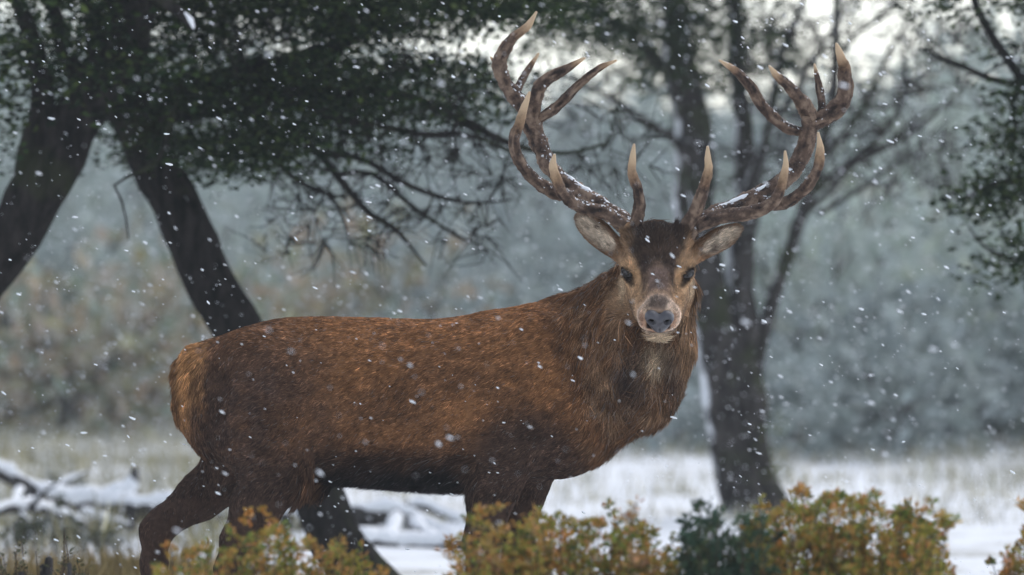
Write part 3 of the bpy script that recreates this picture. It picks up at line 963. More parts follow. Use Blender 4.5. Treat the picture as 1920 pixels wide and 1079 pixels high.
class Field:
    def __init__(s, lo, hi, h):
        s.lo, s.h = np.array(lo, np.float32), h
        s.n = np.ceil((np.array(hi) - np.array(lo)) / h).astype(int) + 1
        s.f = np.full(s.n, 80.0, np.float32)
        s.ax = [np.float32(s.lo[i]) + np.arange(s.n[i], dtype=np.float32) * np.float32(h) for i in range(3)]
    def box(s, lo, hi):
        a = [int(np.clip(math.floor((lo[i] - s.lo[i]) / s.h), 0, s.n[i])) for i in range(3)]
        b = [int(np.clip(math.ceil((hi[i] - s.lo[i]) / s.h) + 1, 0, s.n[i])) for i in range(3)]
        sl = tuple(slice(a[i], b[i]) for i in range(3))
        g = np.meshgrid(*[s.ax[i][sl[i]] for i in range(3)], indexing='ij', sparse=True)
        return sl, g
    def put(s, sl, d, k, sub=False):
        f = s.f[sl]
        if sub:
            h = np.maximum(k - np.abs(f + d), 0) / k
            s.f[sl] = np.maximum(f, -d) + h * h * k * 0.25
        else:
            h = np.maximum(k - np.abs(f - d), 0) / k
            s.f[sl] = np.minimum(f, d) - h * h * k * 0.25
    def ell(s, c, r, k=20, axes=None, sub=False):
        c = np.array(c, float)
        r = np.array(r, float)
        m = max(r) + 2 * k + 10
        sl, (X, Y, Z) = s.box(c - m, c + m)
        X, Y, Z = X - c[0], Y - c[1], Z - c[2]
        if axes is None:
            a = (X, Y, Z)
        else:
            a = [X * A[0] + Y * A[1] + Z * A[2] for A in np.asarray(axes, float)]
        q0 = np.sqrt((a[0] / r[0]) ** 2 + (a[1] / r[1]) ** 2 + (a[2] / r[2]) ** 2)
        q1 = np.sqrt((a[0] / r[0] ** 2) ** 2 + (a[1] / r[1] ** 2) ** 2 + (a[2] / r[2] ** 2) ** 2)
        s.put(sl, (q0 * (q0 - 1) / np.maximum(q1, 1e-6)).astype(np.float32), k, sub)
    def cone(s, a, b, ra, rb, k=20, sub=False):
        a = np.array(a, float)
        b = np.array(b, float)
        m = max(ra, rb) + 2 * k + 10
        sl, (X, Y, Z) = s.box(np.minimum(a, b) - m, np.maximum(a, b) + m)
        ba = b - a
        t = np.clip(((X - a[0]) * ba[0] + (Y - a[1]) * ba[1] + (Z - a[2]) * ba[2]) / np.dot(ba, ba), 0, 1)
        d = np.sqrt((X - a[0] - t * ba[0]) ** 2 + (Y - a[1] - t * ba[1]) ** 2 + (Z - a[2] - t * ba[2]) ** 2) - (ra + (rb - ra) * t)
        s.put(sl, d.astype(np.float32), k, sub)
    def chain(s, pts, k=20):
        for p, q in zip(pts[:-1], pts[1:]):
            s.cone(p[:3], q[:3], p[3], q[3], k)
    def extract(s):
        f = s.f
        n = s.n
        neg = f < 0
        cn = n - 1
        acc = np.zeros((*cn, 3), np.float32)
        cnt = np.zeros(cn, np.float32)
        def sub(dx, dy, dz):
            return (slice(dx, dx + cn[0]), slice(dy, dy + cn[1]), slice(dz, dz + cn[2]))
        tot = np.zeros(cn, np.int8)
        for dx in (0, 1):
            for dy in (0, 1):
                for dz in (0, 1):
                    tot += neg[sub(dx, dy, dz)]
        act = (tot > 0) & (tot < 8)
        idx = np.argwhere(act)
        acc = np.zeros((len(idx), 3))
        cnt = np.zeros(len(idx))
        corners = [(a, b, c) for a in (0, 1) for b in (0, 1) for c in (0, 1)]
        val = {c: f[idx[:, 0] + c[0], idx[:, 1] + c[1], idx[:, 2] + c[2]] for c in corners}
        for c in corners:
            for ax in range(3):
                if c[ax] == 0:
                    e = list(c)
                    e[ax] = 1
                    e = tuple(e)
                    a, b = val[c], val[e]
                    cr = (a < 0) != (b < 0)
                    t = np.where(cr, a / np.where(cr, a - b, 1), 0)
                    p = np.repeat(np.array(c, float)[None], len(idx), 0)
                    p[:, ax] += t
                    acc += p * cr[:, None]
                    cnt += cr
        V = (acc / cnt[:, None] + idx) * s.h + s.lo
        ids = np.full(cn, -1, np.int64)
        ids[tuple(idx.T)] = np.arange(len(idx))
        quads = []
        for ax in range(3):
            o1, o2 = [(1, 2), (2, 0), (0, 1)][ax]
            sa = [slice(None)] * 3
            sb = [slice(None)] * 3
            sa[ax] = slice(0, -1)
            sb[ax] = slice(1, None)
            a, b = neg[tuple(sa)], neg[tuple(sb)]
            e = np.argwhere(a != b)
            ok = (e[:, o1] > 0) & (e[:, o2] > 0) & (e[:, o1] < cn[o1]) & (e[:, o2] < cn[o2])
            e = e[ok]
            fl = a[tuple(e.T)]
            def cell(d1, d2):
                q = e.copy()
                q[:, o1] -= d1
                q[:, o2] -= d2
                return ids[tuple(q.T)]
            q = np.stack([cell(1, 1), cell(0, 1), cell(0, 0), cell(1, 0)], -1)
            q[~fl] = q[~fl][:, ::-1]
            quads.append(q)
        # (u, v down, w away) -> world swaps handedness twice, so winding stays
        return V, np.vstack(quads)

# head frame
HE = CP(1233, 513, -190)
PIT = math.radians(32)
HA = np.array([1.0, 0.02, 0.0])
HF = np.array([0.0, math.sin(PIT), -math.cos(PIT)])
HB = np.array([0.0, -math.cos(PIT), -math.sin(PIT)])
def HP(a, b, c):
    return HE + a * HA + b * HB + c * HF
HAX = np.array([HA, HB, HF])

EAR = []
for c, d, hl, hw, nrm in (((1124, 441, -132), (-77, -66, 8), 55, 24, (-0.25, 0.15, -1)), ((1345, 452, -132), (77, -44, 8), 50, 22, (0.3, 0.3, -1))):
    d = unit(np.array(d, float))
    nn = np.array(nrm, float)
    nn = unit(nn - d * np.dot(nn, d))
    EAR.append((CP(*c), np.array([d, np.cross(nn, d), nn]), hl, hw))

def build_body():
    F = Field((225, 375, -345), (1425, 1335, 150), 3.4)
    # torso lofted along u: outline top, bottom, half width
    tab = np.array([
        (328, 700, 752, 22), (340, 677, 790, 50), (358, 659, 830, 76), (390, 641, 868, 98), (430, 624, 885, 112), (490, 605, 895, 122),
        (530, 597, 896, 126), (600, 595, 898, 128), (650, 596, 905, 132), (740, 599, 912, 140), (800, 601, 916, 144), (870, 594, 917, 145),
        (900, 586, 917, 142), (950, 579, 914, 134), (1000, 575, 905, 122), (1060, 570, 880, 108), (1100, 590, 850, 92), (1140, 640, 815, 70), (1170, 700, 780, 40)], float)
    X = F.ax[0]
    f = [np.interp(X, tab[:, 0], tab[:, i]) for i in (1, 2, 3)]
    ker = np.ones(9) / 9
    sm = lambda a: np.convolve(np.pad(a, 4, mode='edge'), ker, mode='valid')
    top, bot, hw = [sm(sm(a)) for a in f]
    inside = (X > tab[0, 0]) & (X < tab[-1, 0])
    cv, hh = (top + bot) / 2, (bot - top) / 2
    I = np.where(inside)[0]
    for i in I:
        V = (F.ax[1][:, None] - cv[i]) / hh[i]
        # pear-shaped section: narrower towards the spine and the keel
        wid = hw[i] * (1 - 0.16 * np.clip(V, -1, 1) ** 2 + 0.08 * np.clip(V, -1, 1))
        Wd = F.ax[2][None, :] / wid
        k = (np.abs(V) ** 2.15 + np.abs(Wd) ** 2.15) ** (1 / 2.15)
        F.f[i] = np.minimum(80, (k - 1) * min(hh[i], hw[i]))
    # haunch, flank, shoulder masses
    ax = lambda a: np.array([[math.cos(a), math.sin(a), 0], [-math.sin(a), math.cos(a), 0], [0, 0, 1]])
    for sgn in (-1, 1):
        F.ell((484, 755, sgn * 80), (100, 140, 62), 40, ax(math.radians(-14)))
        F.ell((985, 735, sgn * 86), (74, 150, 54), 34, ax(math.radians(14)))
        F.ell((948, 800, sgn * 80), (72, 82, 50), 30)
        F.ell((1052, 800, sgn * 48), (62, 90, 55), 34, ax(math.radians(10)))
        F.ell((655, 760, sgn * 172), (80, 110, 48), 40, sub=True)
        F.ell((880, 760, sgn * 176), (30, 120, 42), 30, sub=True)
    F.ell((1062, 790, -15), (78, 84, 86), 36)
    # neck with the mane's bulk, bending towards the camera
    F.cone(CP(1045, 690, 0), CP(1178, 655, -62), 112, 100, 40)
    F.cone(CP(1178, 655, -62), CP(1234, 545, -112), 100, 66, 34)
    F.cone(CP(1075, 640, 0), CP(1210, 528, -85), 70, 46, 36)
    F.ell(CP(1186, 715, -62), (84, 76, 80), 30)
    F.cone(CP(1188, 728, -58), (1062, 815, -12), 66, 66, 34)
    F.ell(CP(1232, 640, -100), (62, 78, 62), 26)
    # legs: near fore, far fore, near hind, far hind
    F.chain([(955, 835, -72, 62), (928, 905, -70, 48), (908, 1000, -68, 33), (903, 1085, -66, 26), (902, 1115, -66, 27), (903, 1150, -66, 20), (905, 1255, -66, 17), (907, 1276, -67, 21), (920, 1302, -70, 18), (926, 1322, -72, 20)], 14)
    F.chain([(1000, 850, 58, 62), (982, 920, 62, 42), (972, 1000, 64, 31), (966, 1085, 64, 26), (966, 1115, 64, 27), (966, 1150, 64, 20), (966, 1255, 64, 17), (968, 1276, 64, 21), (982, 1302, 66, 18), (988, 1322, 68, 20)], 14)
    F.chain([(490, 790, -74, 92), (520, 880, -76, 66), (486, 945, -76, 47), (452, 1010, -75, 32), (436, 1062, -74, 27), (440, 1110, -74, 22), (452, 1250, -72, 18), (455, 1274, -72, 22), (466, 1302, -72, 18), (472, 1322, -72, 20)], 16)
    F.chain([(450, 800, 62, 85), (440, 880, 64, 60), (372, 935, 65, 42), (305, 982, 66, 29), (288, 1000, 66, 28), (284, 1060, 66, 23), (270, 1240, 68, 18), (268, 1270, 68, 22), (274, 1300, 68, 18), (276, 1322, 68, 20)], 16)
    F.ell((388, 735, 0), (58, 84, 74), 30)
    # tail, sheath
    F.chain([(362, 672, 0, 20), (346, 700, 0, 18), (344, 755, 0, 13), (352, 785, 0, 8)], 16)
    F.ell((590, 905, 0), (34, 26, 22), 20)
    # head
    F.ell(HP(0, 2, -50), (60, 56, 72), 24, HAX)
    F.ell(HP(0, 34, -40), (44, 28, 44), 22, HAX)
    for s in (-1, 1):
        F.cone(HP(s * 42, 38, -46), HP(s * 48, 60, -56), 18, 14, 14)
        F.ell(HP(s * 50, 5, -8), (19, 22, 32), 16, HAX)
        F.ell(HP(s * 53, 20, 3), (13, 7, 18), 10, HAX)
        F.ell(HP(s * 38, -42, -18), (20, 38, 54), 24, HAX)
        F.ell(HP(s * 30, -30, 52), (20, 24, 50), 20, HAX)
    F.cone(HP(0, -2, 0), HP(0, -10, 108), 42, 27, 24)
    F.cone(HP(0, -34, 10), HP(0, -32, 112), 38, 27, 24)
    F.ell(HP(0, -19, 120), (38, 29, 28), 14, HAX)
    F.cone(HP(0, -62, -20), HP(0, -52, 105), 30, 17, 20)
    for s in (-1, 1):
        F.ell(HP(s * 58, 7, 12), (11, 11, 12), 8, HAX, sub=True)
        F.ell(HP(s * 36, 2, 52), (7, 10, 30), 20, HAX, sub=True)
    F.ell(HP(0, -40, 136), (34, 2.2, 20), 4, HAX, sub=True)
    # ears: cupped leaves
    for c, A, hl, hw in EAR:
        F.ell(c, (hl, hw, 13), 8, A)
        F.cone(c - A[0] * hl * 0.75, c - A[0] * (hl + 22), 15, 18, 16)
        F.ell(c + A[2] * 11 + A[0] * 2, (hl * 0.86, hw * 0.74, 13), 5, A, sub=True)
    return F.extract()

def blob(u, v, cu, cv, ru, rv, soft=0.5):
    d = np.sqrt(((u - cu) / ru) ** 2 + ((v - cv) / rv) ** 2)
    return 1 - sstep(1 - soft, 1 + soft, d)

def line_mask(P, a, b, r0, r1, soft=0.5):
    a, b = np.asarray(a, float), np.asarray(b, float)
    ba = b - a
    t = np.clip(((P - a) @ ba) / np.dot(ba, ba), 0, 1)
    d = np.linalg.norm(P - a - t[:, None] * ba, axis=1) / (r0 + (r1 - r0) * t)
    return 1 - sstep(1 - soft, 1 + soft, d)

def head_coords(P):
    D = P - HE
    return D @ HA, D @ HB, D @ HF

def ear_masks(P):
    m, inner = np.zeros(len(P)), np.zeros(len(P))
    for c, A, hl, hw in EAR:
        D = P - c
        x, y, z = D @ A[0], D @ A[1], D @ A[2]
        mm = (1 - sstep(0.95, 1.2, np.sqrt((x / (hl * 1.15)) ** 2 + (y / (hw * 1.15)) ** 2 + (z / 24) ** 2)))
        m = np.maximum(m, mm)
        inner = np.maximum(inner, (1 - sstep(0.7, 1.05, np.sqrt((x / (hl * 0.95)) ** 2 + (y / (hw * 0.85)) ** 2))) * (np.abs(z) < 26) * (z > -2))
    return m, inner

def masks(P):
    u, v, w = P.T
    a, b, c = head_coords(P)
    near = sstep(-115, -60, -np.abs(a) * 1.0 - 8) * 0 + 1
    head = sstep(-75, -45, c + 0.25 * b) * (1 - sstep(82, 100, np.abs(a))) * sstep(-95, -70, b)
    ear, inner = ear_masks(P)
    head = np.maximum(head, ear)
    neck = sstep(0, 90, (u - 1030) + 0.25 * (660 - v)) * (1 - head)
    leg = sstep(900, 960, v) * (1 - head)
    belly = sstep(835, 885, v) * (u > 560) * (u < 900)
    return head, neck, leg, belly, ear, inner

def coat(P):
    """the stag's coat colour, some light and shade painted in, at points of its own frame"""
    u, v, w = P.T
    n1 = fbm(P, 60, 3)
    n2 = fbm(P, 18, 9)
    n3 = fbm(P * np.array([1, 0.35, 1]), 14, 21)
    n = len(P)
    C = np.zeros((n, 3))
    orange = np.array([0.235, 0.108, 0.045])
    brown = np.array([0.132, 0.064, 0.032])
    umber = np.array([0.050, 0.030, 0.022])
    black = np.array([0.014, 0.011, 0.011])
    tan = np.array([0.36, 0.185, 0.075])
    def mix(c, m):
        m = np.clip(m, 0, 1)[:, None]
        C[:] = C * (1 - m) + np.asarray(c) * m
    C[:] = brown
    mix(orange, 0.5 + 0.8 * n1 + 0.25 * n2 + 0.25 * blob(u, v, 800, 690, 330, 120, 0.6))
    mix(orange * 1.2, 0.55 * sstep(680, 610, v + 25 * n1) * sstep(430, 560, u) * (1 - sstep(980, 1060, u)))  # top of the back brightened: light from above painted into the coat
    mix(brown * 0.9, 0.35 * sstep(640, 590, v) * (u < 620))
    mix(umber * 1.35, 0.88 * blob(u, v, 480, 790, 150, 165, 0.6) + 0.4 * n2 * (u < 620) * sstep(660, 760, v))
    mix(orange * 0.8, 0.55 * blob(u, v, 560, 800, 40, 50, 0.7) * (0.6 + n2))
    mix(umber * 0.8, 0.55 * blob(u, v, 718, 760, 55, 40, 0.7) * (0.8 + n2))
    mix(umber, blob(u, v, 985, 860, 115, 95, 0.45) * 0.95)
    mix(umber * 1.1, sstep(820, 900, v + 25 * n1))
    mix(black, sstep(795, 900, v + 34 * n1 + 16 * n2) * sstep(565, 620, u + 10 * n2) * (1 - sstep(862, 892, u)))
    mix(brown * 0.9, 0.7 * blob(u, v, 592, 905, 26, 38, 0.6) * (0.6 + 0.8 * n2))
    # rump patch; beside it the shade of the thigh crease, painted dark
    mix(umber * 0.6, 0.55 * line_mask(np.stack([u, v], -1) + 10 * n2[:, None], (412, 700), (396, 860), 26, 30, 0.95))
    rump = sstep(402, 352, u + 0.16 * (v - 700) + 24 * n2 + 10 * n1 + (np.clip(v - 640, -60, 0)) * -0.75) * sstep(830, 770, v)
    mix(tan * 1.15, rump * (0.75 + 0.4 * sstep(720, 660, v)))
    mix(brown * 0.75, 0.8 * blob(u, v, 333, 725, 12, 75, 0.6))
    # mane
    head, neck, leg, belly, ear, inner = masks(P)
    mix(np.array([0.105, 0.052, 0.026]), neck * 0.92)
    mix(np.array([0.30, 0.19, 0.115]), neck * sstep(-0.1, 0.5, n3) * 0.75)
    mix(orange * 0.62, neck * 0.5 * blob(u, v, 1100, 600, 80, 90, 0.6))
    mix(np.array([0.26, 0.16, 0.09]), neck * 0.6 * blob(u, v, 1290, 640, 26, 130, 0.5))  # rim light down the right edge, put into the mane colour
    mix(black * 2.2, neck * 0.7 * blob(u, v, 1185, 690, 26, 60, 0.6))
    mix(black * 2.2, neck * 0.6 * blob(u, v, 1262, 690, 18, 50, 0.6))
    mix(umber, leg * (1 - neck) * 0.9)
    # face
    a, b, c = head_coords(P)
    aa = np.abs(a)
    H = np.zeros((n, 3))
    face_tan = np.array([0.47, 0.295, 0.165])
    cream = np.array([0.56, 0.42, 0.27])
    cap = np.array([0.040, 0.026, 0.021])
    grey = np.array([0.17, 0.115, 0.095])
    H[:] = np.array([0.24, 0.145, 0.082])
    def hmix(col, m):
        m = np.clip(m, 0, 1)[:, None]
        H[:] = H * (1 - m) + np.asarray(col) * m
    hmix(face_tan, sstep(-52, -24, b + 6 * n2) * sstep(-40, -15, c) * (1 - sstep(75, 105, c)) * (1 - 0.85 * sstep(46, 60, aa + 0.5 * np.clip(-b, 0, 60) - 0.1 * c + 4 * n2)))
    hmix(np.array([0.13, 0.08, 0.052]), sstep(25, 75, c) * sstep(-18, -45, b + 5 * n2) * (1 - sstep(88, 106, c)) * 0.85)
    hmix(cream, 0.6 * np.exp(-((aa - 63 + 3 * n2) / 6) ** 2) * sstep(10, -8, b) * sstep(-80, -40, b))
    capw = np.interp(c, [-60, -10, 18, 45, 110], [53, 43, 38, 28, 22])
    hmix(cap, 0.95 * sstep(capw + 11, capw - 9, aa + 7 * n2 + 4 * n1) * sstep(-14, 6, b + 0.12 * (60 - c)) * (1 - sstep(20, 62, c + 14 * n2)))
    hmix(grey * 0.62, 0.5 * sstep(36, 20, aa + 6 * n2) * sstep(10, 40, c) * (1 - sstep(60, 110, c)) * sstep(-20, 0, b))
    hmix(grey, 0.85 * sstep(26, 14, aa + 4 * n2) * sstep(24, 48, c + 6 * n2) * sstep(-25, -5, b))
    hmix(cap * 1.3, 0.85 * np.exp(-((aa - 25 + 3 * n2) / 6) ** 2) * sstep(4, 20, c) * (1 - sstep(55, 92, c)) * sstep(-34, -12, b))
    # mottling, darker below the cheekbones
    H *= (1 + 0.34 * n2 + 0.2 * n1)[:, None]
    hmix(cap * 1.6, 0.75 * np.exp(-((aa - 42 + 4 * n2) / 11) ** 2) * sstep(30, 60, c) * (1 - sstep(84, 100, c)) * sstep(-8, -26, b))
    # orbit: dark rim and tear line
    ed = np.sqrt((aa - 57) ** 2 + ((b - 7) * 0.8) ** 2)
    hmix(face_tan * 1.1, sstep(30, 18, np.sqrt((aa - 55) ** 2 + (b - 4) ** 2)) * sstep(-30, -10, c))
    hmix(cap * 0.5, sstep(15, 10, ed) * sstep(-20, 0, c))
    hmix(cap * 0.6, 0.9 * line_mask(np.stack([aa, b, c], -1), (52, -2, 16), (39, -20, 38), 7, 4, 0.6))
    # muzzle: pale ring round the nose, brown chin edge
    ring = np.sqrt((aa / 40) ** 2 + ((b + 14) / 30) ** 2)
    hmix(np.array([0.47, 0.31, 0.20]), 0.9 * sstep(86, 108, c + 5 * n2) * sstep(-48, -36, b))
    hmix(np.array([0.70, 0.54, 0.42]), 0.9 * np.exp(-((ring - 0.98 + 0.06 * n2) / 0.2) ** 2) * sstep(100, 116, c))
    hmix(np.array([0.30, 0.15, 0.10]), 0.6 * np.exp(-((ring - 0.70) / 0.13) ** 2) * sstep(112, 124, c) * (b < -6))
    hmix(grey * 0.5, 0.8 * sstep(20, 10, aa + 3 * n2) * sstep(98, 118, c) * sstep(2, 10, b))
    hmix(np.array([0.30, 0.21, 0.135]), sstep(-40, -48, b) * sstep(60, 95, c))
    hmix(cap * 0.5, np.exp(-((b + 40) / 2.6) ** 2) * sstep(96, 108, c))
    hmix(cap * 0.3, sstep(24, 20, aa) * sstep(19, 15, np.abs(b + 13)) * sstep(118, 126, c))
    # behind the ears, inside the ears
    hmix(np.array([0.18, 0.10, 0.055]), ear)
    hmix(np.array([0.60, 0.50, 0.39]), inner * (0.8 + 0.6 * n2))
    hmix(np.array([0.10, 0.065, 0.05]), inner * sstep(0.05, 0.45, n2 + 0.35 * n1))
    hd = head[:, None]
    C[:] = C * (1 - hd) + H * hd
    # pale beard under the chin
    bd = np.exp(-((u - 1232) / 17) ** 2) * sstep(618, 632, v) * (1 - sstep(662, 690, v)) * (w < -120)
    mix(np.array([0.52, 0.40, 0.27]), bd * 0.95)
    return np.clip(C * (1 + 0.10 * n2)[:, None], 0.004, 0.9)

def build_stag():
    root = thing('stag', toW(np.array([700, 1320, 0])), 'large red-brown stag with wide branching antlers standing side-on and facing the camera', 'deer')
    V, Q = build_body()
    # a little muscle and rib relief
    skin = mat_attr('stag_skin', 'coat', rough=0.9, spec=0.03, noise_scale=60, noise_amt=0.25, bump=0.5, bump_scale=150, bump_dist=0.004)
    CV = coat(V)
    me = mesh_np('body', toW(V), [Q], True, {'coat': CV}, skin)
    body = link('body', me, root)
    body['label'] = 'red-brown body with dark legs, black belly and shaggy neck'
    # ---------------- fur: strands rooted on the body
    q0, q1, q2, q3 = V[Q[:, 0]], V[Q[:, 1]], V[Q[:, 2]], V[Q[:, 3]]
    fn = np.cross(q2 - q0, q3 - q1) * 0.5
    area = np.linalg.norm(fn, axis=1)
    vn = np.zeros_like(V)
    for k in range(4):
        np.add.at(vn, Q[:, k], fn)
    # outward check
    vn = unit(vn)
    if np.mean((V - V.mean(0)) * vn) < 0:
        vn = -vn
    cen = (q0 + q1 + q2 + q3) / 4
    fm = masks(cen)
    dens = 1.0 + 3.5 * fm[0] + 0.25 * fm[1]
    away = sstep(0.15, 0.6, unit(fn)[:, 2] * (1 if np.mean((cen - V.mean(0)) * fn) > 0 else -1))
    dens *= 1 - 0.65 * away
    dens *= 1 - 0.6 * sstep(1060, 1120, cen[:, 1])
    pr = area * dens
    NS = 380000
    fi = RNG.choice(len(Q), NS, p=pr / pr.sum())
    s, t = RNG.random(NS)[:, None], RNG.random(NS)[:, None]
    P = (q0[fi] * (1 - s) + q1[fi] * s) * (1 - t) + (q3[fi] * (1 - s) + q2[fi] * s) * t
    Nn = unit((vn[Q[fi, 0]] * (1 - s) + vn[Q[fi, 1]] * s) * (1 - t) + (vn[Q[fi, 3]] * (1 - s) + vn[Q[fi, 2]] * s) * t)
    head, neck, leg, belly, ear, inner = masks(P)
    a, b, c = head_coords(P)
    keep = np.ones(NS, bool)
    for sg in (-1, 1):
        keep &= np.linalg.norm(P - HP(sg * 57, 7, 6), axis=1) > 14
        keep &= np.linalg.norm(P - HP(sg * 50, 62, -56), axis=1) > 15
    keep &= ~((np.abs(a) < 25) & (np.abs(b + 12) < 22) & (c > 132))
    keep &= P[:, 1] < 1306
    P, Nn, head, neck, leg, belly, ear, inner = [x[keep] for x in (P, Nn, head, neck, leg, belly, ear, inner)]
    a, b, c = a[keep], b[keep], c[keep]
    n = len(P)
    u, v, w = P.T
    one = lambda x, y, z: np.array([[x, y, z]], float)
    D = one(-0.85, 0.5, 0) * np.ones((n, 1))
    D = D * (1 - neck[:, None]) + one(-0.3, 0.95, 0.05) * neck[:, None]
    D = D * (1 - leg[:, None]) + one(-0.12, 1, 0) * leg[:, None]
    rump = sstep(470, 400, u)
    D = D * (1 - rump[:, None]) + one(-0.35, 0.95, 0) * rump[:, None]
    hdir = -HF + HA * np.sign(a)[:, None] * 0.25 + HB * np.where(b < -20, -0.5, 0.1)[:, None]
    D = D * (1 - head[:, None]) + hdir * head[:, None]
    for cE, A, hl, hw in EAR:
        m = (1 - sstep(0.95, 1.2, np.linalg.norm((P - cE) @ A.T / np.array([hl * 1.1, hw * 1.1, 26]), axis=1)))[:, None]
        D = D * (1 - m) + A[0] * m
    wob = np.stack([fbm(P, 34, 40 + k, 2) for k in range(3)], -1)
    clump = np.stack([noise(P, 9, 60 + k) for k in range(3)], -1)
    D = unit(D) + wob * (0.28 + 0.5 * neck)[:, None] + clump * (0.30 + 0.35 * neck)[:, None] + RNG.normal(0, 0.22, (n, 3))
    D = unit(D - Nn * np.sum(D * Nn, 1, keepdims=True))
    Lg = 10.5 * np.ones(n)
    Lg = Lg * (1 - neck) + 32 * neck
    Lg = Lg * (1 - leg) + 9 * leg
    Lg = np.where(belly > 0.3, 24, Lg)
    Lg += 11 * sstep(400, 360, u) * rump * sstep(900, 860, v) * sstep(640, 720, v)
    Lg = Lg * (1 - head) + head * np.where(b < -40, 9, 6.8)
    capm = head * sstep(15, 40, b) * sstep(30, 0, c) * (1 - ear)
    Lg += 9 * capm
    Lg = np.where(ear > 0.5, 8 + 6 * inner, Lg)
    beard = (np.abs(u - 1232) < 24) * (v > 630) * (v < 690) * (w < -120)
    Lg = np.where(beard, 30, Lg)
    Lg *= RNG.uniform(0.65, 1.25, n) * (1 + 0.35 * fbm(P, 26, 77, 2))
    lift = 0.30 + 0.12 * neck + 0.05 * RNG.random(n)
    lift = np.where(head > 0.5, 0.36, lift) + 0.14 * sstep(400, 350, u)
    lift = np.where(leg > 0.6, 0.18, lift)
    lift += 0.35 * capm
    lift = lift + 0.18 * clump[:, 0]
    lift = np.clip(lift, 0.08, 0.9)
    tt = np.array([0, 0.34, 0.68, 1.0])
    pts = P[:, None, :] + Lg[:, None, None] * (tt[None, :, None] * D[:, None, :] + (lift[:, None] * (tt - 0.55 * tt ** 2)[None, :])[:, :, None] * Nn[:, None, :])
    pts[:, :, 1] += (Lg * (0.16 * neck + 0.30 * belly))[:, None] * (tt ** 2)[None, :]
    pts -= Nn[:, None, :] * 0.8
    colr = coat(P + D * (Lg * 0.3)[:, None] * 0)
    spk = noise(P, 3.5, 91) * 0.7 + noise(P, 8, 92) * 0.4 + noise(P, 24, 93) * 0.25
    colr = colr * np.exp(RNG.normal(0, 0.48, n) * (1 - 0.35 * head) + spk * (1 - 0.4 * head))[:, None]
    # a few pale, frosted hairs
    fr = RNG.random(n) < (0.012 + 0.03 * neck + 0.035 * sstep(0.5, 0.95, -Nn[:, 1]))
    colr[fr] = colr[fr] * 0.5 + 0.16
    fur_mat, nt, N, L, p = new_mat('fur')
    at = N.new('ShaderNodeAttribute')
    at.attribute_name = 'coat'
    L.new(at.outputs['Color'], p.inputs['Base Color'])
    p.inputs['Roughness'].default_value = 0.7
    p.inputs['Specular IOR Level'].default_value = 0.06
    hc = bpy.data.hair_curves.new('fur')
    hc.add_curves([4] * n)
    hc.attributes['position'].data.foreach_set('vector', np.ascontiguousarray(toW(pts), np.float32).ravel())
    rad = (0.42 + 0.28 * RNG.random(n)) * (1 + 0.25 * neck) * np.where(head > 0.5, 0.8, 1.0) / 1000.0
    rr = rad[:, None] * np.array([1.0, 0.95, 0.7, 0.15])[None, :]
    ra = hc.attributes.get('radius') or hc.attributes.new('radius', 'FLOAT', 'POINT')
    ra.data.foreach_set('value', np.ascontiguousarray(rr, np.float32).ravel())
    ca = hc.attributes.new('coat', 'FLOAT_COLOR', 'CURVE')
    c4 = np.ones((n, 4), np.float32)
    c4[:, :3] = colr
    ca.data.foreach_set('color', c4.ravel())
    hc.materials.append(fur_mat)
    fur = link('fur', hc, root)
    # ---------------- eyes
    em, nt, N, L, p = new_mat('eye')
    p.inputs['Base Color'].default_value = (0.012, 0.009, 0.008, 1)
    p.inputs['Roughness'].default_value = 0.10
    p.inputs['Specular IOR Level'].default_value = 0.6
    lm, nt, N, L, p = new_mat('eyelid')
    p.inputs['Base Color'].default_value = (0.02, 0.014, 0.012, 1)
    p.inputs['Roughness'].default_value = 0.55
    for sg in (-1, 1):
        F = Field((-13, -13, -13), (13, 13, 13), 1.0)
        F.ell((0, 0, 0), (8.4, 8.4, 8.4), 1)
        Ve, Qe = F.extract()
        e = link('eye', mesh_np('eye', toW(Ve + HP(sg * 56, 7, 8)), [Qe], True, None, em), root)
        # lids: a torus-like rim around the opening, pointed at the inner corner
        mb = MB()
        th = np.linspace(0, 2 * math.pi, 29)
        ce = HP(sg * 56.5, 7, 8)
        out = unit(HA * sg * 0.55 + HF * 0.8)
        tx = unit(HA * sg - out * np.dot(HA * sg, out))
        ty = np.cross(out, tx)
        if np.dot(ty, HB) < 0:
            ty = -ty
        ring = []
        for q in th:
            x, y = math.cos(q), math.sin(q)
            rad_ = 1 + (0.55 * max(0, -x) ** 6)
            ring.append(ce + tx * x * 7.0 * rad_ + ty * (y * 5.8 - (3.5 * max(0, -x) ** 4)) + out * (4.6 - 2.6 * max(0, -x) ** 2))
        mb.tube(toW(np.array(ring)), np.full(29, 2.6 / SU), 8, a=(0.02, 0.014, 0.012))
        link('eyelid', mb.mesh('eyelid', lm), e)
    # ---------------- nose pad with nostrils
    nm, nt, N, L, p = new_mat('nose')
    tc = N.new('ShaderNodeTexCoord')
    vo = N.new('ShaderNodeTexVoronoi')
    vo.inputs['Scale'].default_value = 420
    L.new(tc.outputs['Object'], vo.inputs['Vector'])
    bp = N.new('ShaderNodeBump')
    bp.inputs['Strength'].default_value = 0.35
    bp.inputs['Distance'].default_value = 0.001
    L.new(vo.outputs['Distance'], bp.inputs['Height'])
    L.new(bp.outputs[0], p.inputs['Normal'])
    p.inputs['Base Color'].default_value = (0.07, 0.066, 0.074, 1)
    p.inputs['Roughness'].default_value = 0.32
    F = Field((-40, -40, -30), (40, 36, 30), 1.3)
    for sg in (-1, 1):
        F.ell((sg * 14, 7, -3), (15, 14, 15), 9)
    F.ell((0, -3, 0), (20, 15, 16), 10)
    F.ell((0, -13, -2), (14, 14, 14), 10)
